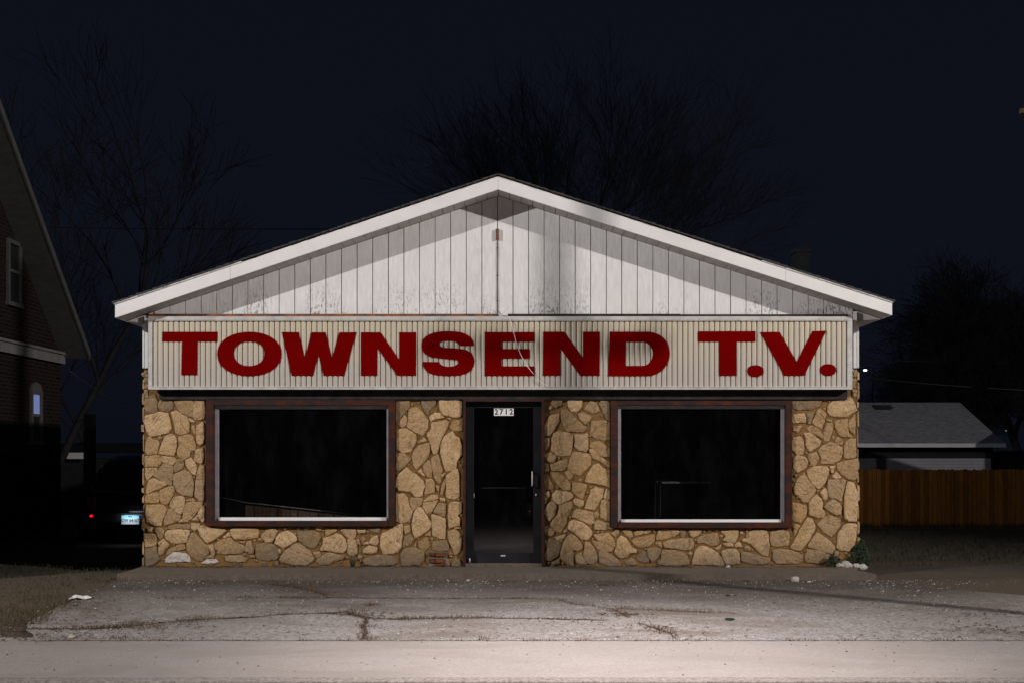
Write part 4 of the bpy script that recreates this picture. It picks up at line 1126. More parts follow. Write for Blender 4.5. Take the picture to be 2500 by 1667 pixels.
# dead leaves
lf = []
foot = []
for _ in range(1500):
    x = random.uniform(xl, xr)
    if X(1131) < x < X(1329) or noise.noise(Vector((x*1.7, 4, 1))) < random.uniform(-0.45, 0.25): continue
    foot.append((x, -0.05-random.expovariate(1/0.05)))
for line, w_, dens in CR:
    for a, b in zip(line[:-1], line[1:]):
        for _ in range(int((b-a).length*22*dens)):
            p = a.lerp(b, random.random())
            if noise.noise(Vector((p.x*1.3, p.y*1.3, 5))) > -0.15: lf.append((p.x+random.gauss(0, 0.06), p.y+random.gauss(0, 0.05)))
for _ in range(500):
    q = G(random.uniform(-60, 300), random.uniform(1420, 1560)); lf.append((q.x, q.y))
for _ in range(420):
    q = G(random.uniform(60, 2480), random.uniform(1412, 1560)); lf.append((q.x, q.y))
for c_, n_, rr_ in (((300,1533), 90, .28), ((420,1525), 60, .25), ((895,1500), 60, .18), ((1505,1500), 60, .16), ((1600,1535), 50, .14), ((720,1430), 60, .25), ((2450,1540), 120, .3), ((60,1560), 60, .2), ((2470,1500), 60, .3), ((700, 1420), 40, .2), ((1470,1430), 40, .2), ((500,1416), 60, .5), ((1800,1416), 40, .6)):
    q = G(*c_)
    for _ in range(n_): lf.append((q.x+random.gauss(0, rr_), q.y+random.gauss(0, rr_*0.45)))
lf += foot; footset = set(foot)
vs = []; fs = []; tn = []
for x, y in lf:
    if y > -0.88 and (x, y) not in footset: y = -0.88-random.random()*0.1
    if y < -5.8: continue
    z = (0.0 if (x, y) in footset else zg(y) if y > -4.35 else -0.174)+0.006; s_ = random.uniform(0.008, 0.024); a = random.random()*6.28; ca, sa_ = math.cos(a)*s_, math.sin(a)*s_; i = len(vs); u = random.uniform(0, 0.012)
    vs += [(x-ca, y-sa_, z), (x+sa_*0.55, y-ca*0.55, z+u), (x+ca, y+sa_, z+u*0.6), (x-sa_*0.55, y+ca*0.55, z+random.uniform(0, .01))]; fs.append((i, i+1, i+2, i+3)); tn += [(random.random(), 0, 0, 1)]*4
m = MB(); m.v = vs; m.f = fs; m.t = tn; m.sm = [False]*len(fs)
tag(m.build('leaf_litter', M['dead']), 'small dry brown leaves scattered over the lot and along its cracks', 'leaf litter', kind='stuff')

# small loose rocks and litter
def rock(px_, py_, r, label, mat='rock', flatn=0.6, group='loose stones on the lot', name='rock', cat='stone', z=None):
    p = G(px_, py_) if z is None else z
    bm = bmesh.new(); bmesh.ops.create_icosphere(bm, subdivisions=2, radius=r)
    sd = random.random()*50
    for v in bm.verts:
        k = 1+0.45*noise.noise(v.co/r*1.1+Vector((sd, 0, 0))); v.co *= k; v.co.z *= flatn
    me = bpy.data.meshes.new(name); bm.to_mesh(me); bm.free(); me.materials.append(M[mat])
    o = bpy.data.objects.new(name, me); C.objects.link(o); o.location = (p.x, p.y, p.z + r*flatn*0.6)
    return tag(o, label, cat, group)
rock(1177, 1403.5, 0.032, 'pale round stone in front of the door, at the step edge')
rock(1143, 1418, 0.026, 'small pale stone on the lot below the door, left of centre')
rock(1942, 1418, 0.05, 'pale lump of broken concrete on the lot below the right window', flatn=0.8)
rock(1975, 1421, 0.022, 'small grey stone just right of the pale concrete lump')
rock(174, 1557, 0.035, 'tan pebble near the sidewalk at the far left')
rock(1782, 1512, 0.05, 'small flat black scrap lying on the lot at right', 'black', 0.25)
rock(1776, 1454, 0.022, 'tiny dark pebble in the lot below the right window', 'black', 0.5)
rock(1608, 1389, 0.03, 'pale stone at the foot of the wall under the right window', z=Vector((X(1778, -.1), -0.1, 0.0)))
lt = MB(); p = G(196, 1462)
pts = [(-0.095,-0.02),(-0.06,-0.035),(0.0,-0.03),(0.06,-0.02),(0.11,0.0),(0.05,0.02),(0.0,0.015),(-0.04,0.03),(-0.09,0.025)]
vs = [(p.x+x*1.1, p.y+y*2.6, zg(p.y)+0.012+0.012*((i*37) % 3)) for i, (x, y) in enumerate(pts)]; n = len(vs)
vs += [(v[0]*1, v[1], v[2]-0.006) for v in vs] + [(p.x-0.05, p.y, zg(p.y)+0.05), (p.x+0.03, p.y, zg(p.y)+0.038)]
fs = []
for i in range(n):
    fs.append((i, (i+1) % n, 2*n+(1 if 2 <= i <= 5 else 0))); fs.append((i, (i+1) % n, n+(i+1) % n, n+i))
fs += [(2, 2*n+1, 2*n), (6, 2*n, 2*n+1)]
lt.add(vs, fs); tag(lt.build('paper', M['whitepaint']), 'crumpled white paper lying at the left edge of the lot', 'litter')
rubble = [(2048, 1385, .05, 'white rubble chunk at the right corner, nearest the wall'), (2068, 1384, .065, 'largest white rubble chunk at the right corner under the bush'),
          (2088, 1385, .05, 'white rubble chunk between the largest and the outermost at the right corner'), (2101, 1380, .06, 'outermost white rubble chunk at the right corner of the shop'), (2066, 1372, .07, 'grey rubble lump behind the white chunks at the right corner')]
for a, b, r, l in rubble:
    z = Vector((X(a, -0.08), -0.12 if b > 1375 else -0.04, 0.0 if a < 2095 else -0.02)); rock(a, b, r, l, 'rock', 0.7, 'rubble at the right corner', 'rubble', 'rubble', z)
# corner bush and weeds
def leafy(mb, c, r, n, size, squash=1.0):
    for _ in range(n):
        d = Vector((random.gauss(0, 1), random.gauss(0, 1), random.gauss(0, 1))).normalized()*r*random.random()**0.4
        p = Vector(c)+Vector((d.x, d.y, d.z*squash)); a = Vector((random.gauss(0,1), random.gauss(0,1), random.gauss(0,1))).normalized(); b = a.orthogonal().normalized()
        s = size*random.uniform(0.6, 1.3); t = (random.random(), 0, 0, 1); mb.cur = t
        mb.add([p-a*s, p+b*s*0.4, p+a*s, p-b*s*0.4], [(0,1,2,3)])
bush = thing('bush', (X(2090), -0.1, 0), 'dark green ragged bush growing at the right corner of the stone wall', 'bush')
m = MB()
for (a, b, r) in ((2092, 1348, .08), (2103, 1362, .10), (2082, 1362, .07), (2100, 1376, .10), (2113, 1352, .06), (2098, 1334, .05), (2105, 1322, .03), (2088, 1338, .04), (2118, 1370, .05), (2110, 1336, .03), (2072, 1372, .04)): leafy(m, U(a, b, -0.02), r, 170, 0.016)
m.build('foliage', M['leaf'], bush)
m = MB()
for k in range(8): a = random.uniform(2088, 2104); m.tube([U(a, 1384, -0.02), U(a+random.uniform(-6, 6), 1362, -0.02), U(a+random.uniform(-12, 12), 1335, 0)], [0.006, 0.004, 0.001], 5)
m.build('stem', M['bark'], bush)
wd = thing('weed', (X(2032), -0.08, 0), 'small dark green weed at the wall foot left of the white rubble', 'weed', 'weeds at the wall foot')
m = MB()
for (a, b, r) in ((2028, 1373, .06), (2038, 1368, .06), (2030, 1362, .04)): leafy(m, U(a, b, -0.08), r, 200, 0.016)
m.build('foliage', M['leaf'], wd)
wd = thing('weed', (X(861), -0.08, 0), 'dark dry weed clump at the wall foot under the left window', 'weed', 'weeds at the wall foot')
m = MB()
for k in range(60):
    a = random.uniform(-6, 6); m.cur = (random.random(), 0, 0, 1)
    b0 = U(861+a*0.5, 1383, -0.08); b1 = U(861+a*2.2, 1383-random.uniform(12, 32), -0.08-random.uniform(-.02, .06)); s = Vector((0.003, 0, 0)); m.add([b0-s, b0+s, b1], [(0, 1, 2)])
m.build('foliage', M['leaf'], wd)

# ------------------------------------------------------------------ fence and garage at right
dF = 9.0
fence = thing('wood_fence', (U(2300, 0, dF).x, dF, -0.1), 'long orange brown vertical board fence behind the lawn at right', 'fence')
m = MB(); x = xr+0.3
zt0 = Z(1145, dF); zb0 = -0.15
while x < 18:
    w = 0.088+random.uniform(-0.004, 0.004); h = zt0 + random.uniform(-0.012, 0.012); m.cur = (random.random(), 0, 0, 1); yo = random.uniform(0, 0.008)
    m.prism([(x, zb0), (x+w, zb0), (x+w, h-0.02), (x+w*0.75, h), (x+w*0.25, h), (x, h-0.02)], dF+yo, dF+0.02+yo); x += w+0.006
m.build('boards', M['fence'], fence)
m = MB()
for zz in (0.15, 0.85): m.box(xr+0.3, 18, dF+0.03, dF+0.07, zz, zz+0.09)
m.build('rail', M['fence'], fence)
for k in range(6):
    m = MB(); a = xr+0.5+2.4*k; m.box(a, a+0.09, dF+0.072, dF+0.16, -0.2, zt0-0.05); m.build('post', M['fence'], fence)
dG = 18.0
gar = thing('garage', (U(2200, 0, dG).x, dG, -0.7), 'low grey shingled garage behind the wooden fence at right', 'building')
ge = U(2455, 1082, dG).x; gl_ = 3.0; gw = U(2425, 0, dG+0.45).x; ze = Z(1083, dG)
m = MB(); zr = Z(982, dG+3.2)
m.add([(gl_, dG, ze), (ge, dG, ze), (ge, dG+3.2, zr), (gl_, dG+3.2, zr), (gl_, dG+6.4, ze), (ge, dG+6.4, ze),
       (gl_, dG, ze-.05), (ge, dG, ze-.05), (gl_, dG+6.4, ze-.05), (ge, dG+6.4, ze-.05), (ge, dG+3.2, zr-.05), (gl_, dG+3.2, zr-.05)],
      [(0,1,2,3), (3,2,5,4), (0,1,7,6), (4,5,9,8), (1,2,10,7), (2,5,9,10), (6,7,10,11), (11,10,9,8)])
groof = m.build('roof', M['roofgrey'], gar)
p = U(2147, 990, dG+2.9); m = MB(); m.box(p.x-0.25, p.x+0.25, dG+2.6, dG+2.95, p.z-0.25, p.z+0.02); m.build('roof_vent', M['black'], groof)
m = MB(); m.box(gl_, ge, dG-0.03, dG-0.002, Z(1091, dG), Z(1081.5, dG)); m.build('gutter', M['trim'], gar)
m = MB(); m.box(gl_+.3, gw, dG+0.45, dG+6, -1.2, ze-0.03)
m.build('wall', M['garagewall'], gar)
m = MB(); k0 = Z(1118, dG+0.4)
for k in range(9): m.box(gl_+.4, gw-0.1, dG+0.40, dG+0.447, k0-0.09-0.095*k, k0-0.095*k)
m.build('door', M['garagedoor'], gar)
# small dark shed further right
m = MB(); xa = U(2440, 0, 25).x; m.box(xa, xa+5, 25, 29, -1.2, Z(1112, 25)); m.prism([(xa-.1, Z(1112,25)+.002), (xa+5.1, Z(1112,25)+.002), (xa+5.1, Z(1104,25)+.2), (xa-.1, Z(1104,25))], 24.8, 29.2)
tag(m.build('shed', M['garagewall']), 'dark low shed at the far right behind the fence', 'shed')

# ------------------------------------------------------------------ left brick house
HX = -9.5
house = thing('brick_house', (HX-4, 3, 0), 'tall dark brick house with steep overhanging gable roof at the left edge', 'house')
s = 1.0
def zrak(y): return 6.19 - 1.03*(y-5.95)        # underside of the rake at the wall
ry = 2.5; zpk = zrak(ry); fy0 = -3.4; ey = 8.55
m = MB()
# gable end wall in the plane X = HX, y from fy0 to ey
prof = [(fy0, -0.3), (ey, -0.3), (ey, zrak(ey)), (ry, zpk), (fy0, zpk-1.03*(ry-fy0))]
n = len(prof); vs = [(HX, y, z) for y, z in prof] + [(HX-8, y, z) for y, z in prof]
m.add(vs, [tuple(range(n)), tuple(range(n, 2*n))[::-1]] + [(i, (i+1) % n, n+(i+1) % n, n+i) for i in range(n)])
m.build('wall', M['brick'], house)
def slopebox(mb, x0, x1, ya, yb, dz0, dz1):
    za, zb_ = zrak(ya), zrak(yb)
    vs = [(x0,ya,za+dz0),(x1,ya,za+dz0),(x1,yb,zb_+dz0),(x0,yb,zb_+dz0),(x0,ya,za+dz1),(x1,ya,za+dz1),(x1,yb,zb_+dz1),(x0,yb,zb_+dz1)]
    mb.add(vs, [(0,1,2,3),(4,5,6,7),(0,1,5,4),(1,2,6,5),(2,3,7,6),(3,0,4,7)])
m = MB(); slopebox(m, HX-8.5, HX+0.57, ry, ey+0.05, 0.002, 0.10); m.build('roof', M['shingle'], house)
m = MB()
zf = zpk-1.03*(ry-fy0)
m.add([(HX-8.5, ry-0.001, zpk+0.002), (HX+0.57, ry-0.001, zpk+0.002), (HX+0.57, fy0-0.4, zf-0.39), (HX-8.5, fy0-0.4, zf-0.39), (HX-8.5, ry-0.001, zpk+0.10), (HX+0.57, ry-0.001, zpk+0.10), (HX+0.57, fy0-0.4, zf-0.29), (HX-8.5, fy0-0.4, zf-0.29)],
      [(0,1,2,3),(4,5,6,7),(0,1,5,4),(1,2,6,5),(2,3,7,6),(3,0,4,7)])
m.build('roof', M['shingle'], house)
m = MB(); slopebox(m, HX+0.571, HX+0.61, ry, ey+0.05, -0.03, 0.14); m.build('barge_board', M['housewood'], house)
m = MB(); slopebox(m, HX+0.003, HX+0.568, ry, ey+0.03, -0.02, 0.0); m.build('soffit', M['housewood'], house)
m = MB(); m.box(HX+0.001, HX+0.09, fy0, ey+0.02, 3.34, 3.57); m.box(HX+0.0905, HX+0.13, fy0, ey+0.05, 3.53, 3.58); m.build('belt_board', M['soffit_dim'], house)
# upper window
def hwin(px_a, px_b, ztop, zbot, arch, lit):
    ya = HX*F/(px_a-1250)-D; yb = HX*F/(px_b-1250)-D
    m = MB(); t = 0.07
    m.box(HX+0.001, HX+0.05, ya, ya+t, zbot, ztop); m.box(HX+0.001, HX+0.05, yb-t, yb, zbot, ztop)
    m.box(HX+0.001, HX+0.049, ya+t+.0005, yb-t-.0005, ztop-0.08, ztop-.001); m.box(HX+0.001, HX+0.065, ya-0.03, yb+0.03, zbot-0.08, zbot-0.0005)
    zm = (ztop+zbot)/2; m.box(HX+0.001, HX+0.045, ya+t+.0005, yb-t-.0005, zm-0.03, zm+0.03)
    if arch:
        for k in range(8):
            a0, a1 = math.pi*k/8, math.pi*(k+1)/8; c = (ya+yb)/2; w = (yb-ya)/2
            m.add([(HX+0.04, c-w*math.cos(a0), ztop+0.16*math.sin(a0)), (HX+0.04, c-w*math.cos(a1), ztop+0.16*math.sin(a1)), (HX+0.04, c, ztop), (HX+0.001, c-w*math.cos(a0), ztop+0.16*math.sin(a0)), (HX+0.001, c-w*math.cos(a1), ztop+0.16*math.sin(a1))], [(0,1,2), (0,1,4,3)])
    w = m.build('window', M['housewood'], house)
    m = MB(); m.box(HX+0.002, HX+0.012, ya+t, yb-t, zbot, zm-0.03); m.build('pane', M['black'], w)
    m = MB(); m.box(HX+0.002, HX+0.012, ya+t, yb-t, zm+0.03, ztop-0.08); m.build('pane', lit or M['black'], w)  # lit: glow material that imitates a reflection in the upper pane
hwin(15, 48, 5.50, 4.32, False, None)
hwin(72, 99, 2.72, 1.72, True, emis('blue_reflection_glow', (0.30, 0.40, 0.85), 0.16))  # blue sky-like reflection in the glass painted as a dim glow
# things between the houses
m = MB(); p = U(215, 0, 7)
m.box(p.x-0.09, p.x+0.09, 7, 7.16, -0.3, Z(1010, 7)); tag(m.build('wooden_post', M['housewood']), 'tall square wooden post standing left of the black car', 'post')
m = MB(); a, b = U(150, 0, 4), U(186, 0, 4)
m.prism([(U(158,0,4).x, Z(1345,4)), (U(188,0,4).x, Z(1345,4)), (U(176,0,4).x, Z(1262,4)), (U(150,0,4).x, Z(1262,4))], 4, 4.12)
tag(m.build('leaning_board', M['housewood']), 'pale board leaning upright by the brick house at left', 'board')
bg = thing('garage', (U(180, 0, 22).x, 22, -0.7), 'dark garage with a pale gutter far behind between the houses at left', 'building')
m = MB(); m.box(U(60,0,22).x, U(352,0,22).x, 22, 26, -1.2, Z(1118, 22)); m.build('wall', M['garagewall'], bg)
m = MB(); m.box(U(150,0,21.6).x, U(209,0,21.6).x, 21.6, 21.65, Z(1119, 21.6), Z(1104, 21.6)); m.build('gutter', M['trim'], bg)
m = MB(); A_, B_ = U(40,0,21.7).x, U(360,0,21.7).x; z0_ = Z(1104, 21.7)
m.add([(A_,21.7,z0_),(B_,21.7,z0_),(B_,24,z0_+0.35),(A_,24,z0_+0.35),(B_,26.3,z0_),(A_,26.3,z0_)], [(0,1,2,3),(3,2,4,5),(0,1,4,5)]); m.build('roof', M['garagewall'], bg)

# ------------------------------------------------------------------ parked car, seen from behind
CXc, CYc = -6.6, 4.7; gz = zg(CYc)-0.03
car = thing('parked_car', (CXc, CYc+2.2, gz), 'black car parked in the dark gap left of the shop, plate and tail light lit', 'car')
def csec(y, w, zlo, zsh, zro, wr):  # half section outline
    return [(-w*0.92, zlo), (-w, zlo+0.12), (-w, zsh-0.1), (-w*0.96, zsh), (-wr, zro-0.07), (-wr*0.88, zro), (wr*0.88, zro), (wr, zro-0.07), (w*0.96, zsh), (w, zsh-0.1), (w, zlo+0.12), (w*0.92, zlo)]
secs = [(0.0, 0.80, .38, .88, .90, .74), (0.05, .86, .30, .96, 1.02, .78), (0.14, .89, .28, .98, 1.12, .76), (0.30, .9, .26, .99, 1.42, .68), (0.55, .9, .25, 1.0, 1.56, .64), (1.2, .9, .24, .99, 1.60, .64), (2.2, .9, .24, .97, 1.56, .64), (2.8, .9, .24, .96, 1.35, .66), (3.2, .9, .25, .95, 1.02, .74), (3.9, .88, .27, .86, .9, .78), (4.35, .84, .32, .7, .74, .74), (4.45, .76, .38, .6, .62, .7)]
m = MB(); vs = []; fs = []
for y, w, a, b, c_, wr in secs: vs += [(CXc+x, CYc+y, gz+z) for x, z in csec(y, w, a, b, c_, wr)]
k = 12
for i in range(len(secs)-1):
    for j in range(k): fs.append((i*k+j, i*k+(j+1) % k, (i+1)*k+(j+1) % k, (i+1)*k+j))
fs += [tuple(range(k)), tuple((len(secs)-1)*k+j for j in range(k))[::-1]]
m.add(vs, fs, True); body = m.build('body', M['paintblack'], car)
sd = body.modifiers.new('sub', 'SUBSURF'); sd.levels = sd.render_levels = 2
for sx in (-1, 1):
    for yy in (0.85, 3.55):
        m = MB(); m.cyl((CXc+sx*0.80, CYc+yy, gz+0.33), (1, 0, 0), 0.33, 0.22, 28); wh = m.build('wheel', M['rubber'], car)
        m = MB(); m.cyl((CXc+sx*0.86, CYc+yy, gz+0.33), (1, 0, 0), 0.19, 0.12, 20); m.build('rim', M['alu2'], wh)
m = MB(); m.add([(CXc-.60, CYc+0.10, gz+1.10), (CXc+.60, CYc+0.10, gz+1.10), (CXc+.52, CYc+0.29, gz+1.44), (CXc-.52, CYc+0.29, gz+1.44)], [(0,1,2,3)]); m.build('rear_window', M['black'], car)
m = MB(); m.box(CXc-.84, CXc+.84, CYc-0.08, CYc+0.1, gz+.38, gz+.56); m.build('bumper', M['black'], car, bevel=0.03)
redl = emis('tail_light_red', (1.0, 0.01, 0.01), 1.3)
dkr = simple('unlit_red_lens', (0.05, 0.003, 0.003), 0.2, 0.1, 5, bmp=0)
for sx in (-1, 1):
    m = MB(); m.box(CXc+sx*0.70-0.09, CXc+sx*0.70+0.09, CYc-0.03, CYc+0.06, gz+.60, gz+.84); t = m.build('tail_light', dkr, car, bevel=0.02)
    q = U(226, 1258, 4.66)
    if sx < 0:
        m = MB(); m.cyl((q.x, CYc-0.095, q.z), (0, 1, 0), 0.022, 0.03, 16); m.build('bulb', redl, t)
# licence plate
pc = U(318, 1268, 4.6); 
mp, nt, b_ = new_mat('plate_face')
tcx = nd(nt, 'ShaderNodeTexCoord').outputs['Object']; sx_ = nd(nt, 'ShaderNodeSeparateXYZ'); nt.links.new(tcx, sx_.inputs[0])
plate = MB(); plate.box(pc.x-0.153, pc.x+0.153, CYc-0.10, CYc-0.085, pc.z-0.078, pc.z+0.078)
mrn = nd(nt, 'ShaderNodeMapRange'); mrn.inputs['From Min'].default_value = pc.z-0.03; mrn.inputs['From Max'].default_value = pc.z+0.075
nt.links.new(sx_.outputs['Z'], mrn.inputs[0]); nt.links.new(mixc(nt, mrn.outputs[0], (0.75, 0.82, 0.85), (0.10, 0.42, 0.62)), b_.inputs['Base Color'])
pl = plate.build('licence_plate', mp, car)
navy = simple('plate_ink', (0.01, 0.02, 0.06), 0.5, 0.1, 5, bmp=0)
for body_, sz, off, xo in (('CW 64167', 0.078, -0.012, 0.0), ('Illinois', 0.03, 0.058, 0)):
    t = text_obj('plate_text', body_, sz, Vector((pc.x+xo, CYc-0.1015, pc.z+off)), navy, None, 0.86, 0.0006, 0.0016, spacing=1.0)
    t.parent = pl; t.location = (0, 0, 0)
ld = bpy.data.lights.new('plate_lamp', 'AREA'); ld.energy = 0.55; ld.size = 0.25; ld.size_y = 0.03; ld.shape = 'RECTANGLE'; ld.color = (0.85, 0.93, 1); ld.specular_factor = 0.0
lo = bpy.data.objects.new('plate_lamp', ld); C.objects.link(lo); lo.location = (pc.x, CYc-0.20, pc.z+0.10)
lo.rotation_euler = (R(40), 0, 0)

# ------------------------------------------------------------------ far lamps
def street_lamp(px_, py_, d, r, label, col=(1, 0.97, 0.9), st=14, big=1.6):
    p = U(px_, py_, d); t = thing('street_lamp', (p.x+0.5, d, -1.0), label, 'street lamp')
    m = MB(); m.tube([(p.x+0.5, d, -1.2), (p.x+0.5, d, p.z+0.1), (p.x+0.25, d, p.z+0.22), (p.x, d, p.z+0.14)], [0.07, 0.05, 0.035, 0.03], 8); m.build('pole', M['wire'], t)
    m = MB(); m.box(p.x-r*big, p.x+r*big, d-r, d+r, p.z+r*0.5, p.z+r*1.4); m.build('lamp_head', M['wire'], t)
    bm = bmesh.new(); bmesh.ops.create_uvsphere(bm, u_segments=12, v_segments=8, radius=r)
    for v in bm.verts: v.co.x *= big; v.co.z *= 0.95; v.co += Vector((p.x, d, p.z)) - t.location
    me = bpy.data.meshes.new('bulb'); bm.to_mesh(me); bm.free(); me.materials.append(emis('lamp_glow', col, st)); o = bpy.data.objects.new('bulb', me); C.objects.link(o); o.parent = t
street_lamp(2112, 903, 55, 0.075, 'bright white street lamp above the garage roof at right', st=4)
street_lamp(2459, 1049, 40, 0.07, 'bright lamp past the right end of the garage roof', (1, 0.95, 0.8), 4, 1.0)
street_lamp(177, 1053, 50, 0.085, 'small bright lamp in the dark gap left of the shop', (0.8, 0.82, 1), 3, 0.9)

# power lines
def wire(pts, label, r=0.012):
    m = MB(); P = []
    for a, b in zip(pts[:-1], pts[1:]):
        for k in range(12):
            t = k/12; q = a.lerp(b, t); q.z -= 0.25*4*t*(1-t)*((b-a).length/40); P.append(q)
    P.append(pts[-1]); m.tube(P, r, 4); tag(m.build('power_line', M['wire']), label, 'power line', 'power lines')
wire([U(-300, 545, 30), U(1100, 556, 30)], 'long thin power line crossing the dark sky left of the gable', 0.018)
wire([U(2080, 917, 26), U(2700, 960, 12)], 'pale sloping power line above the garage roof at right', 0.014)
wire([U(2080, 877, 30), U(2800, 885, 26)], 'upper thin power line above the garage roof at right', 0.012)
wire([U(170, 905, 8), U(300, 985, 18)], 'power line dropping from the brick house eave at left', 0.010)
# utility pole near the road, beyond the right edge: its shadow falls on the gable
def upole(x, y, h, label, arm, lab_z, r=0.14, rz=0.0):
    t = thing('utility_pole', (x, y, -0.17), label, 'utility pole')
    m = MB(); m.tube([(x, y, -0.3), (x, y, h)], [r, r*0.75], 14); m.build('pole', M['pole'], t)
    m = MB(); c_, s_ = math.cos(rz), math.sin(rz); a = Vector((x-arm*c_, y-arm*s_, lab_z)); b = Vector((x+arm*c_, y+arm*s_, lab_z)); o = Vector((-s_, c_, 0))*0.05; o2 = o+Vector((-s_, c_, 0))*(r*0.9)
    vs = []
    for q in (a, b):
        for dy, dz in ((0, -.055), (1, -.055), (1, .055), (0, .055)): vs.append(q + Vector((s_, -c_, 0))*(r+0.1 - dy*0.1) + Vector((0, 0, dz)))
    m.add(vs, [(0,1,2,3), (4,5,6,7), (0,1,5,4), (1,2,6,5), (2,3,7,6), (3,0,4,7)]); m.build('crossarm', M['pole'], t)
    for k in (-0.9, -0.45, 0.45, 0.9):
        q = Vector((x+arm*k*c_, y+arm*k*s_, lab_z)) + Vector((s_, -c_, 0))*(r+0.05); m = MB(); m.tube([q+Vector((0,0,.055)), q+Vector((0,0,.10)), q+Vector((0,0,.16))], [0.02, 0.045, 0.03], 8); m.build('insulator', M['housewood'], t)
px_t = X(1352, 0)
LB = Vector((px_t+1.48*14, -14.0, 11.6))
k = 0.407
upole(px_t+(LB.x-px_t)*k, LB.y*k, 9.0, 'wooden utility pole by the sidewalk just beyond the right edge', 0.86, 6.42, 0.095, 0.0)
q = U(2482, 278, 11)
upole(q.x+1.25, 11, 12.3, 'brown crossarm end of a far utility pole at the top right edge', 1.25, q.z, 0.13)

# ------------------------------------------------------------------ trees
def branch_tree(seed, h, spread, levels, trunk_r, dens=1.0, up=0.35, twig=0.006):
    rr = random.Random(seed); tr = MB(); cr = MB()
    def grow(p, d, L, r, lev):
        n = 4 if lev < 2 else 3; pts = [p.copy()]; rad = [r]
        for i in range(n):
            d = (d + Vector((rr.gauss(0, 0.16), rr.gauss(0, 0.16), rr.gauss(0, 0.07)+0.04*up))).normalized()
            pts.append(pts[-1] + d*L/n); rad.append(max(twig, r*(1-(i+1)/n*0.45)))
        (tr if lev <= 1 else cr).tube(pts, rad, 7 if lev == 0 else 5 if lev == 1 else 3, cap=False)
        if lev >= levels: return
        kids = int((3 if lev == 0 else 4 if lev < levels-1 else 5)*dens+rr.random())
        for kk in range(kids):
            t = rr.uniform(0.35, 1.0) if lev else rr.uniform(0.75, 1.0); idx = min(n-1, int(t*n)); q = pts[idx].lerp(pts[idx+1], t*n-idx)
            ang = rr.uniform(0.35, 0.85)*spread; az = rr.random()*6.283; a = d.orthogonal().normalized(); b = d.cross(a)
            nd_ = (d*math.cos(ang) + (a*math.cos(az)+b*math.sin(az))*math.sin(ang) + Vector((0, 0, up*0.35))).normalized()
            grow(q, nd_, L*rr.uniform(0.6, 0.85), rad[idx]*rr.uniform(0.5, 0.7), lev+1)
        grow(pts[-1], d, L*0.75, rad[-1], lev+1)
    grow(Vector((0, 0, 0)), Vector((0, 0, 1)), h*0.30, trunk_r, 0)
    return tr, cr
def put_tree(seed, loc, h, label, spread=1.0, levels=6, r=0.25, dens=1.0, group='bare trees behind the shop', up=0.35, twig=0.007):
    t = thing('bare_tree', loc, label, 'tree', group); a, b = branch_tree(seed, h, spread, levels, r, dens, up, twig)
    ta = a.build('trunk', M['bark'], None); ta.parent = t; tb_ = b.build('crown', M['bark'], None); tb_.parent = t
    return t, ta, tb_
def base(px_, d): return Vector((U(px_, 0, d).x, d, -1.0 if d > 12 else -0.2))
T1 = put_tree(11, base(1560, 20), 15.8, 'large bare tree rising behind the gable right of its peak', 0.80, 6, 0.20, 0.90, twig=0.0036)
T2 = put_tree(5, base(300, 24), 12.0, 'thin bare tree behind the gap left of the shop', 0.8, 5, 0.11, 0.75, twig=0.005)
T3 = put_tree(8, base(2330, 34), 10.5, 'dense bare tree behind the garage roof at right', 1.15, 6, 0.25, 1.15, up=0.1)
def clone(T, loc, rz, sc, label):
    r = T[0].copy(); C.objects.link(r); r.location = loc; r.rotation_euler = (0, 0, rz); r.scale = (sc,)*3; r['label'] = label
    for c_ in T[1:]:
        d = c_.copy(); C.objects.link(d); d.parent = r
clone(T3, base(2560, 30), 2.0, 1.12, 'dense bare tree at the far right edge beyond the garage')
clone(T2, base(1925, 28), 1.0, 0.78, 'thin bare tree top above the right roof slope by the chimney')
clone(T2, base(60, 18), 3.1, 1.45, 'tall bare tree whose branches spread across the upper left sky')

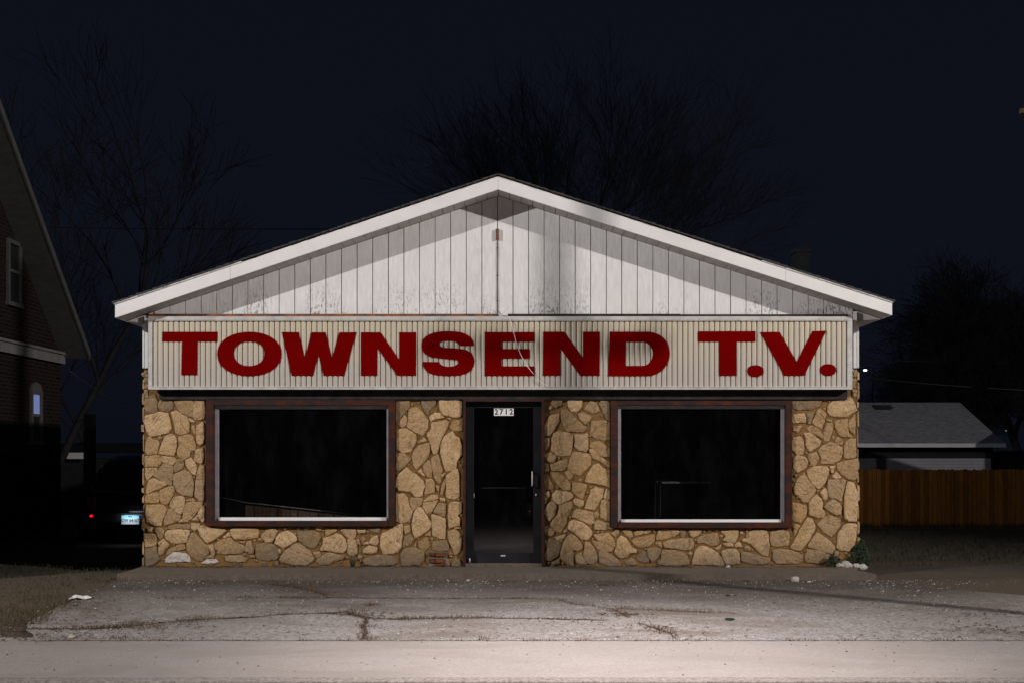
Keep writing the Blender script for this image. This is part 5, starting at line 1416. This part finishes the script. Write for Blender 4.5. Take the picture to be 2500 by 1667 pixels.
# ------------------------------------------------------------------ light and sky
def lamp(name, loc, power, col, r=0.12, spot=None, target=None, blend=1):
    ld = bpy.data.lights.new(name, 'SPOT' if spot else 'POINT'); ld.energy = power; ld.color = col; ld.shadow_soft_size = r
    if spot: ld.spot_size = R(spot); ld.spot_blend = blend
    o = bpy.data.objects.new(name, ld); C.objects.link(o); o.location = loc
    if target is not None: o.rotation_euler = (Vector(target)-Vector(loc)).to_track_quat('-Z', 'Y').to_euler()
    return o
lamp('streetlight_left', (-21.0, -14.2, 11.4), 18500, (1.0, 0.96, 0.93), 0.10, 64, (-0.5, 0, 3.4), 1.0)
lamp('streetlight_right', LB, 21000, (1.0, 0.93, 0.88), 0.16, 54, (0.2, 0, 3.8), 1.0)
lamp('streetlight_far', (19.0, -13.5, 13.5), 1300, (0.85, 0.90, 1.0), 0.15)
lamp('streetlight_road', (0.8, -5.9, 4.0), 1250, (1.0, 0.91, 0.89), 0.15, 98, (0.75, -5.55, 0), 1.0)

w = bpy.data.worlds.new('World'); bpy.context.scene.world = w; w.use_nodes = True; nt = w.node_tree
bgn = nt.nodes['Background']; tc = nd(nt, 'ShaderNodeTexCoord').outputs['Generated']; sx = nd(nt, 'ShaderNodeSeparateXYZ'); nt.links.new(tc, sx.inputs[0])
rn = nd(nt, 'ShaderNodeValToRGB'); nt.links.new(sx.outputs['Z'], rn.inputs[0]); cr_ = rn.color_ramp
cr_.elements[0].position = 0.0; cr_.elements[0].color = (0.0036, 0.0046, 0.0088, 1)
e = cr_.elements.new(0.18); e.color = (0.0045, 0.0060, 0.0108, 1)
cr_.elements[1 if cr_.elements[1].position > 0.9 else 2].color = (0.0042, 0.0052, 0.0085, 1)
nt.links.new(rn.outputs[0], bgn.inputs[0]); bgn.inputs[1].default_value = 0.94

cam = bpy.data.cameras.new('camera'); co = bpy.data.objects.new('camera', cam); C.objects.link(co)
co.location = (0, -D, CZ); co.rotation_euler = (R(90), 0, 0); cam.sensor_width = 36; cam.lens = 36*F/2500
cam.shift_y = (HY-833.5)/2500; cam.clip_end = 1000; cam.clip_start = 0.05
sc = bpy.context.scene; sc.camera = co
sc.view_settings.view_transform = 'Standard'; sc.view_settings.look = 'None'; sc.view_settings.exposure = 0.0; sc.view_settings.gamma = 1.0
sc.cycles.max_bounces = 6; sc.cycles.diffuse_bounces = 3; sc.cycles.transparent_max_bounces = 8
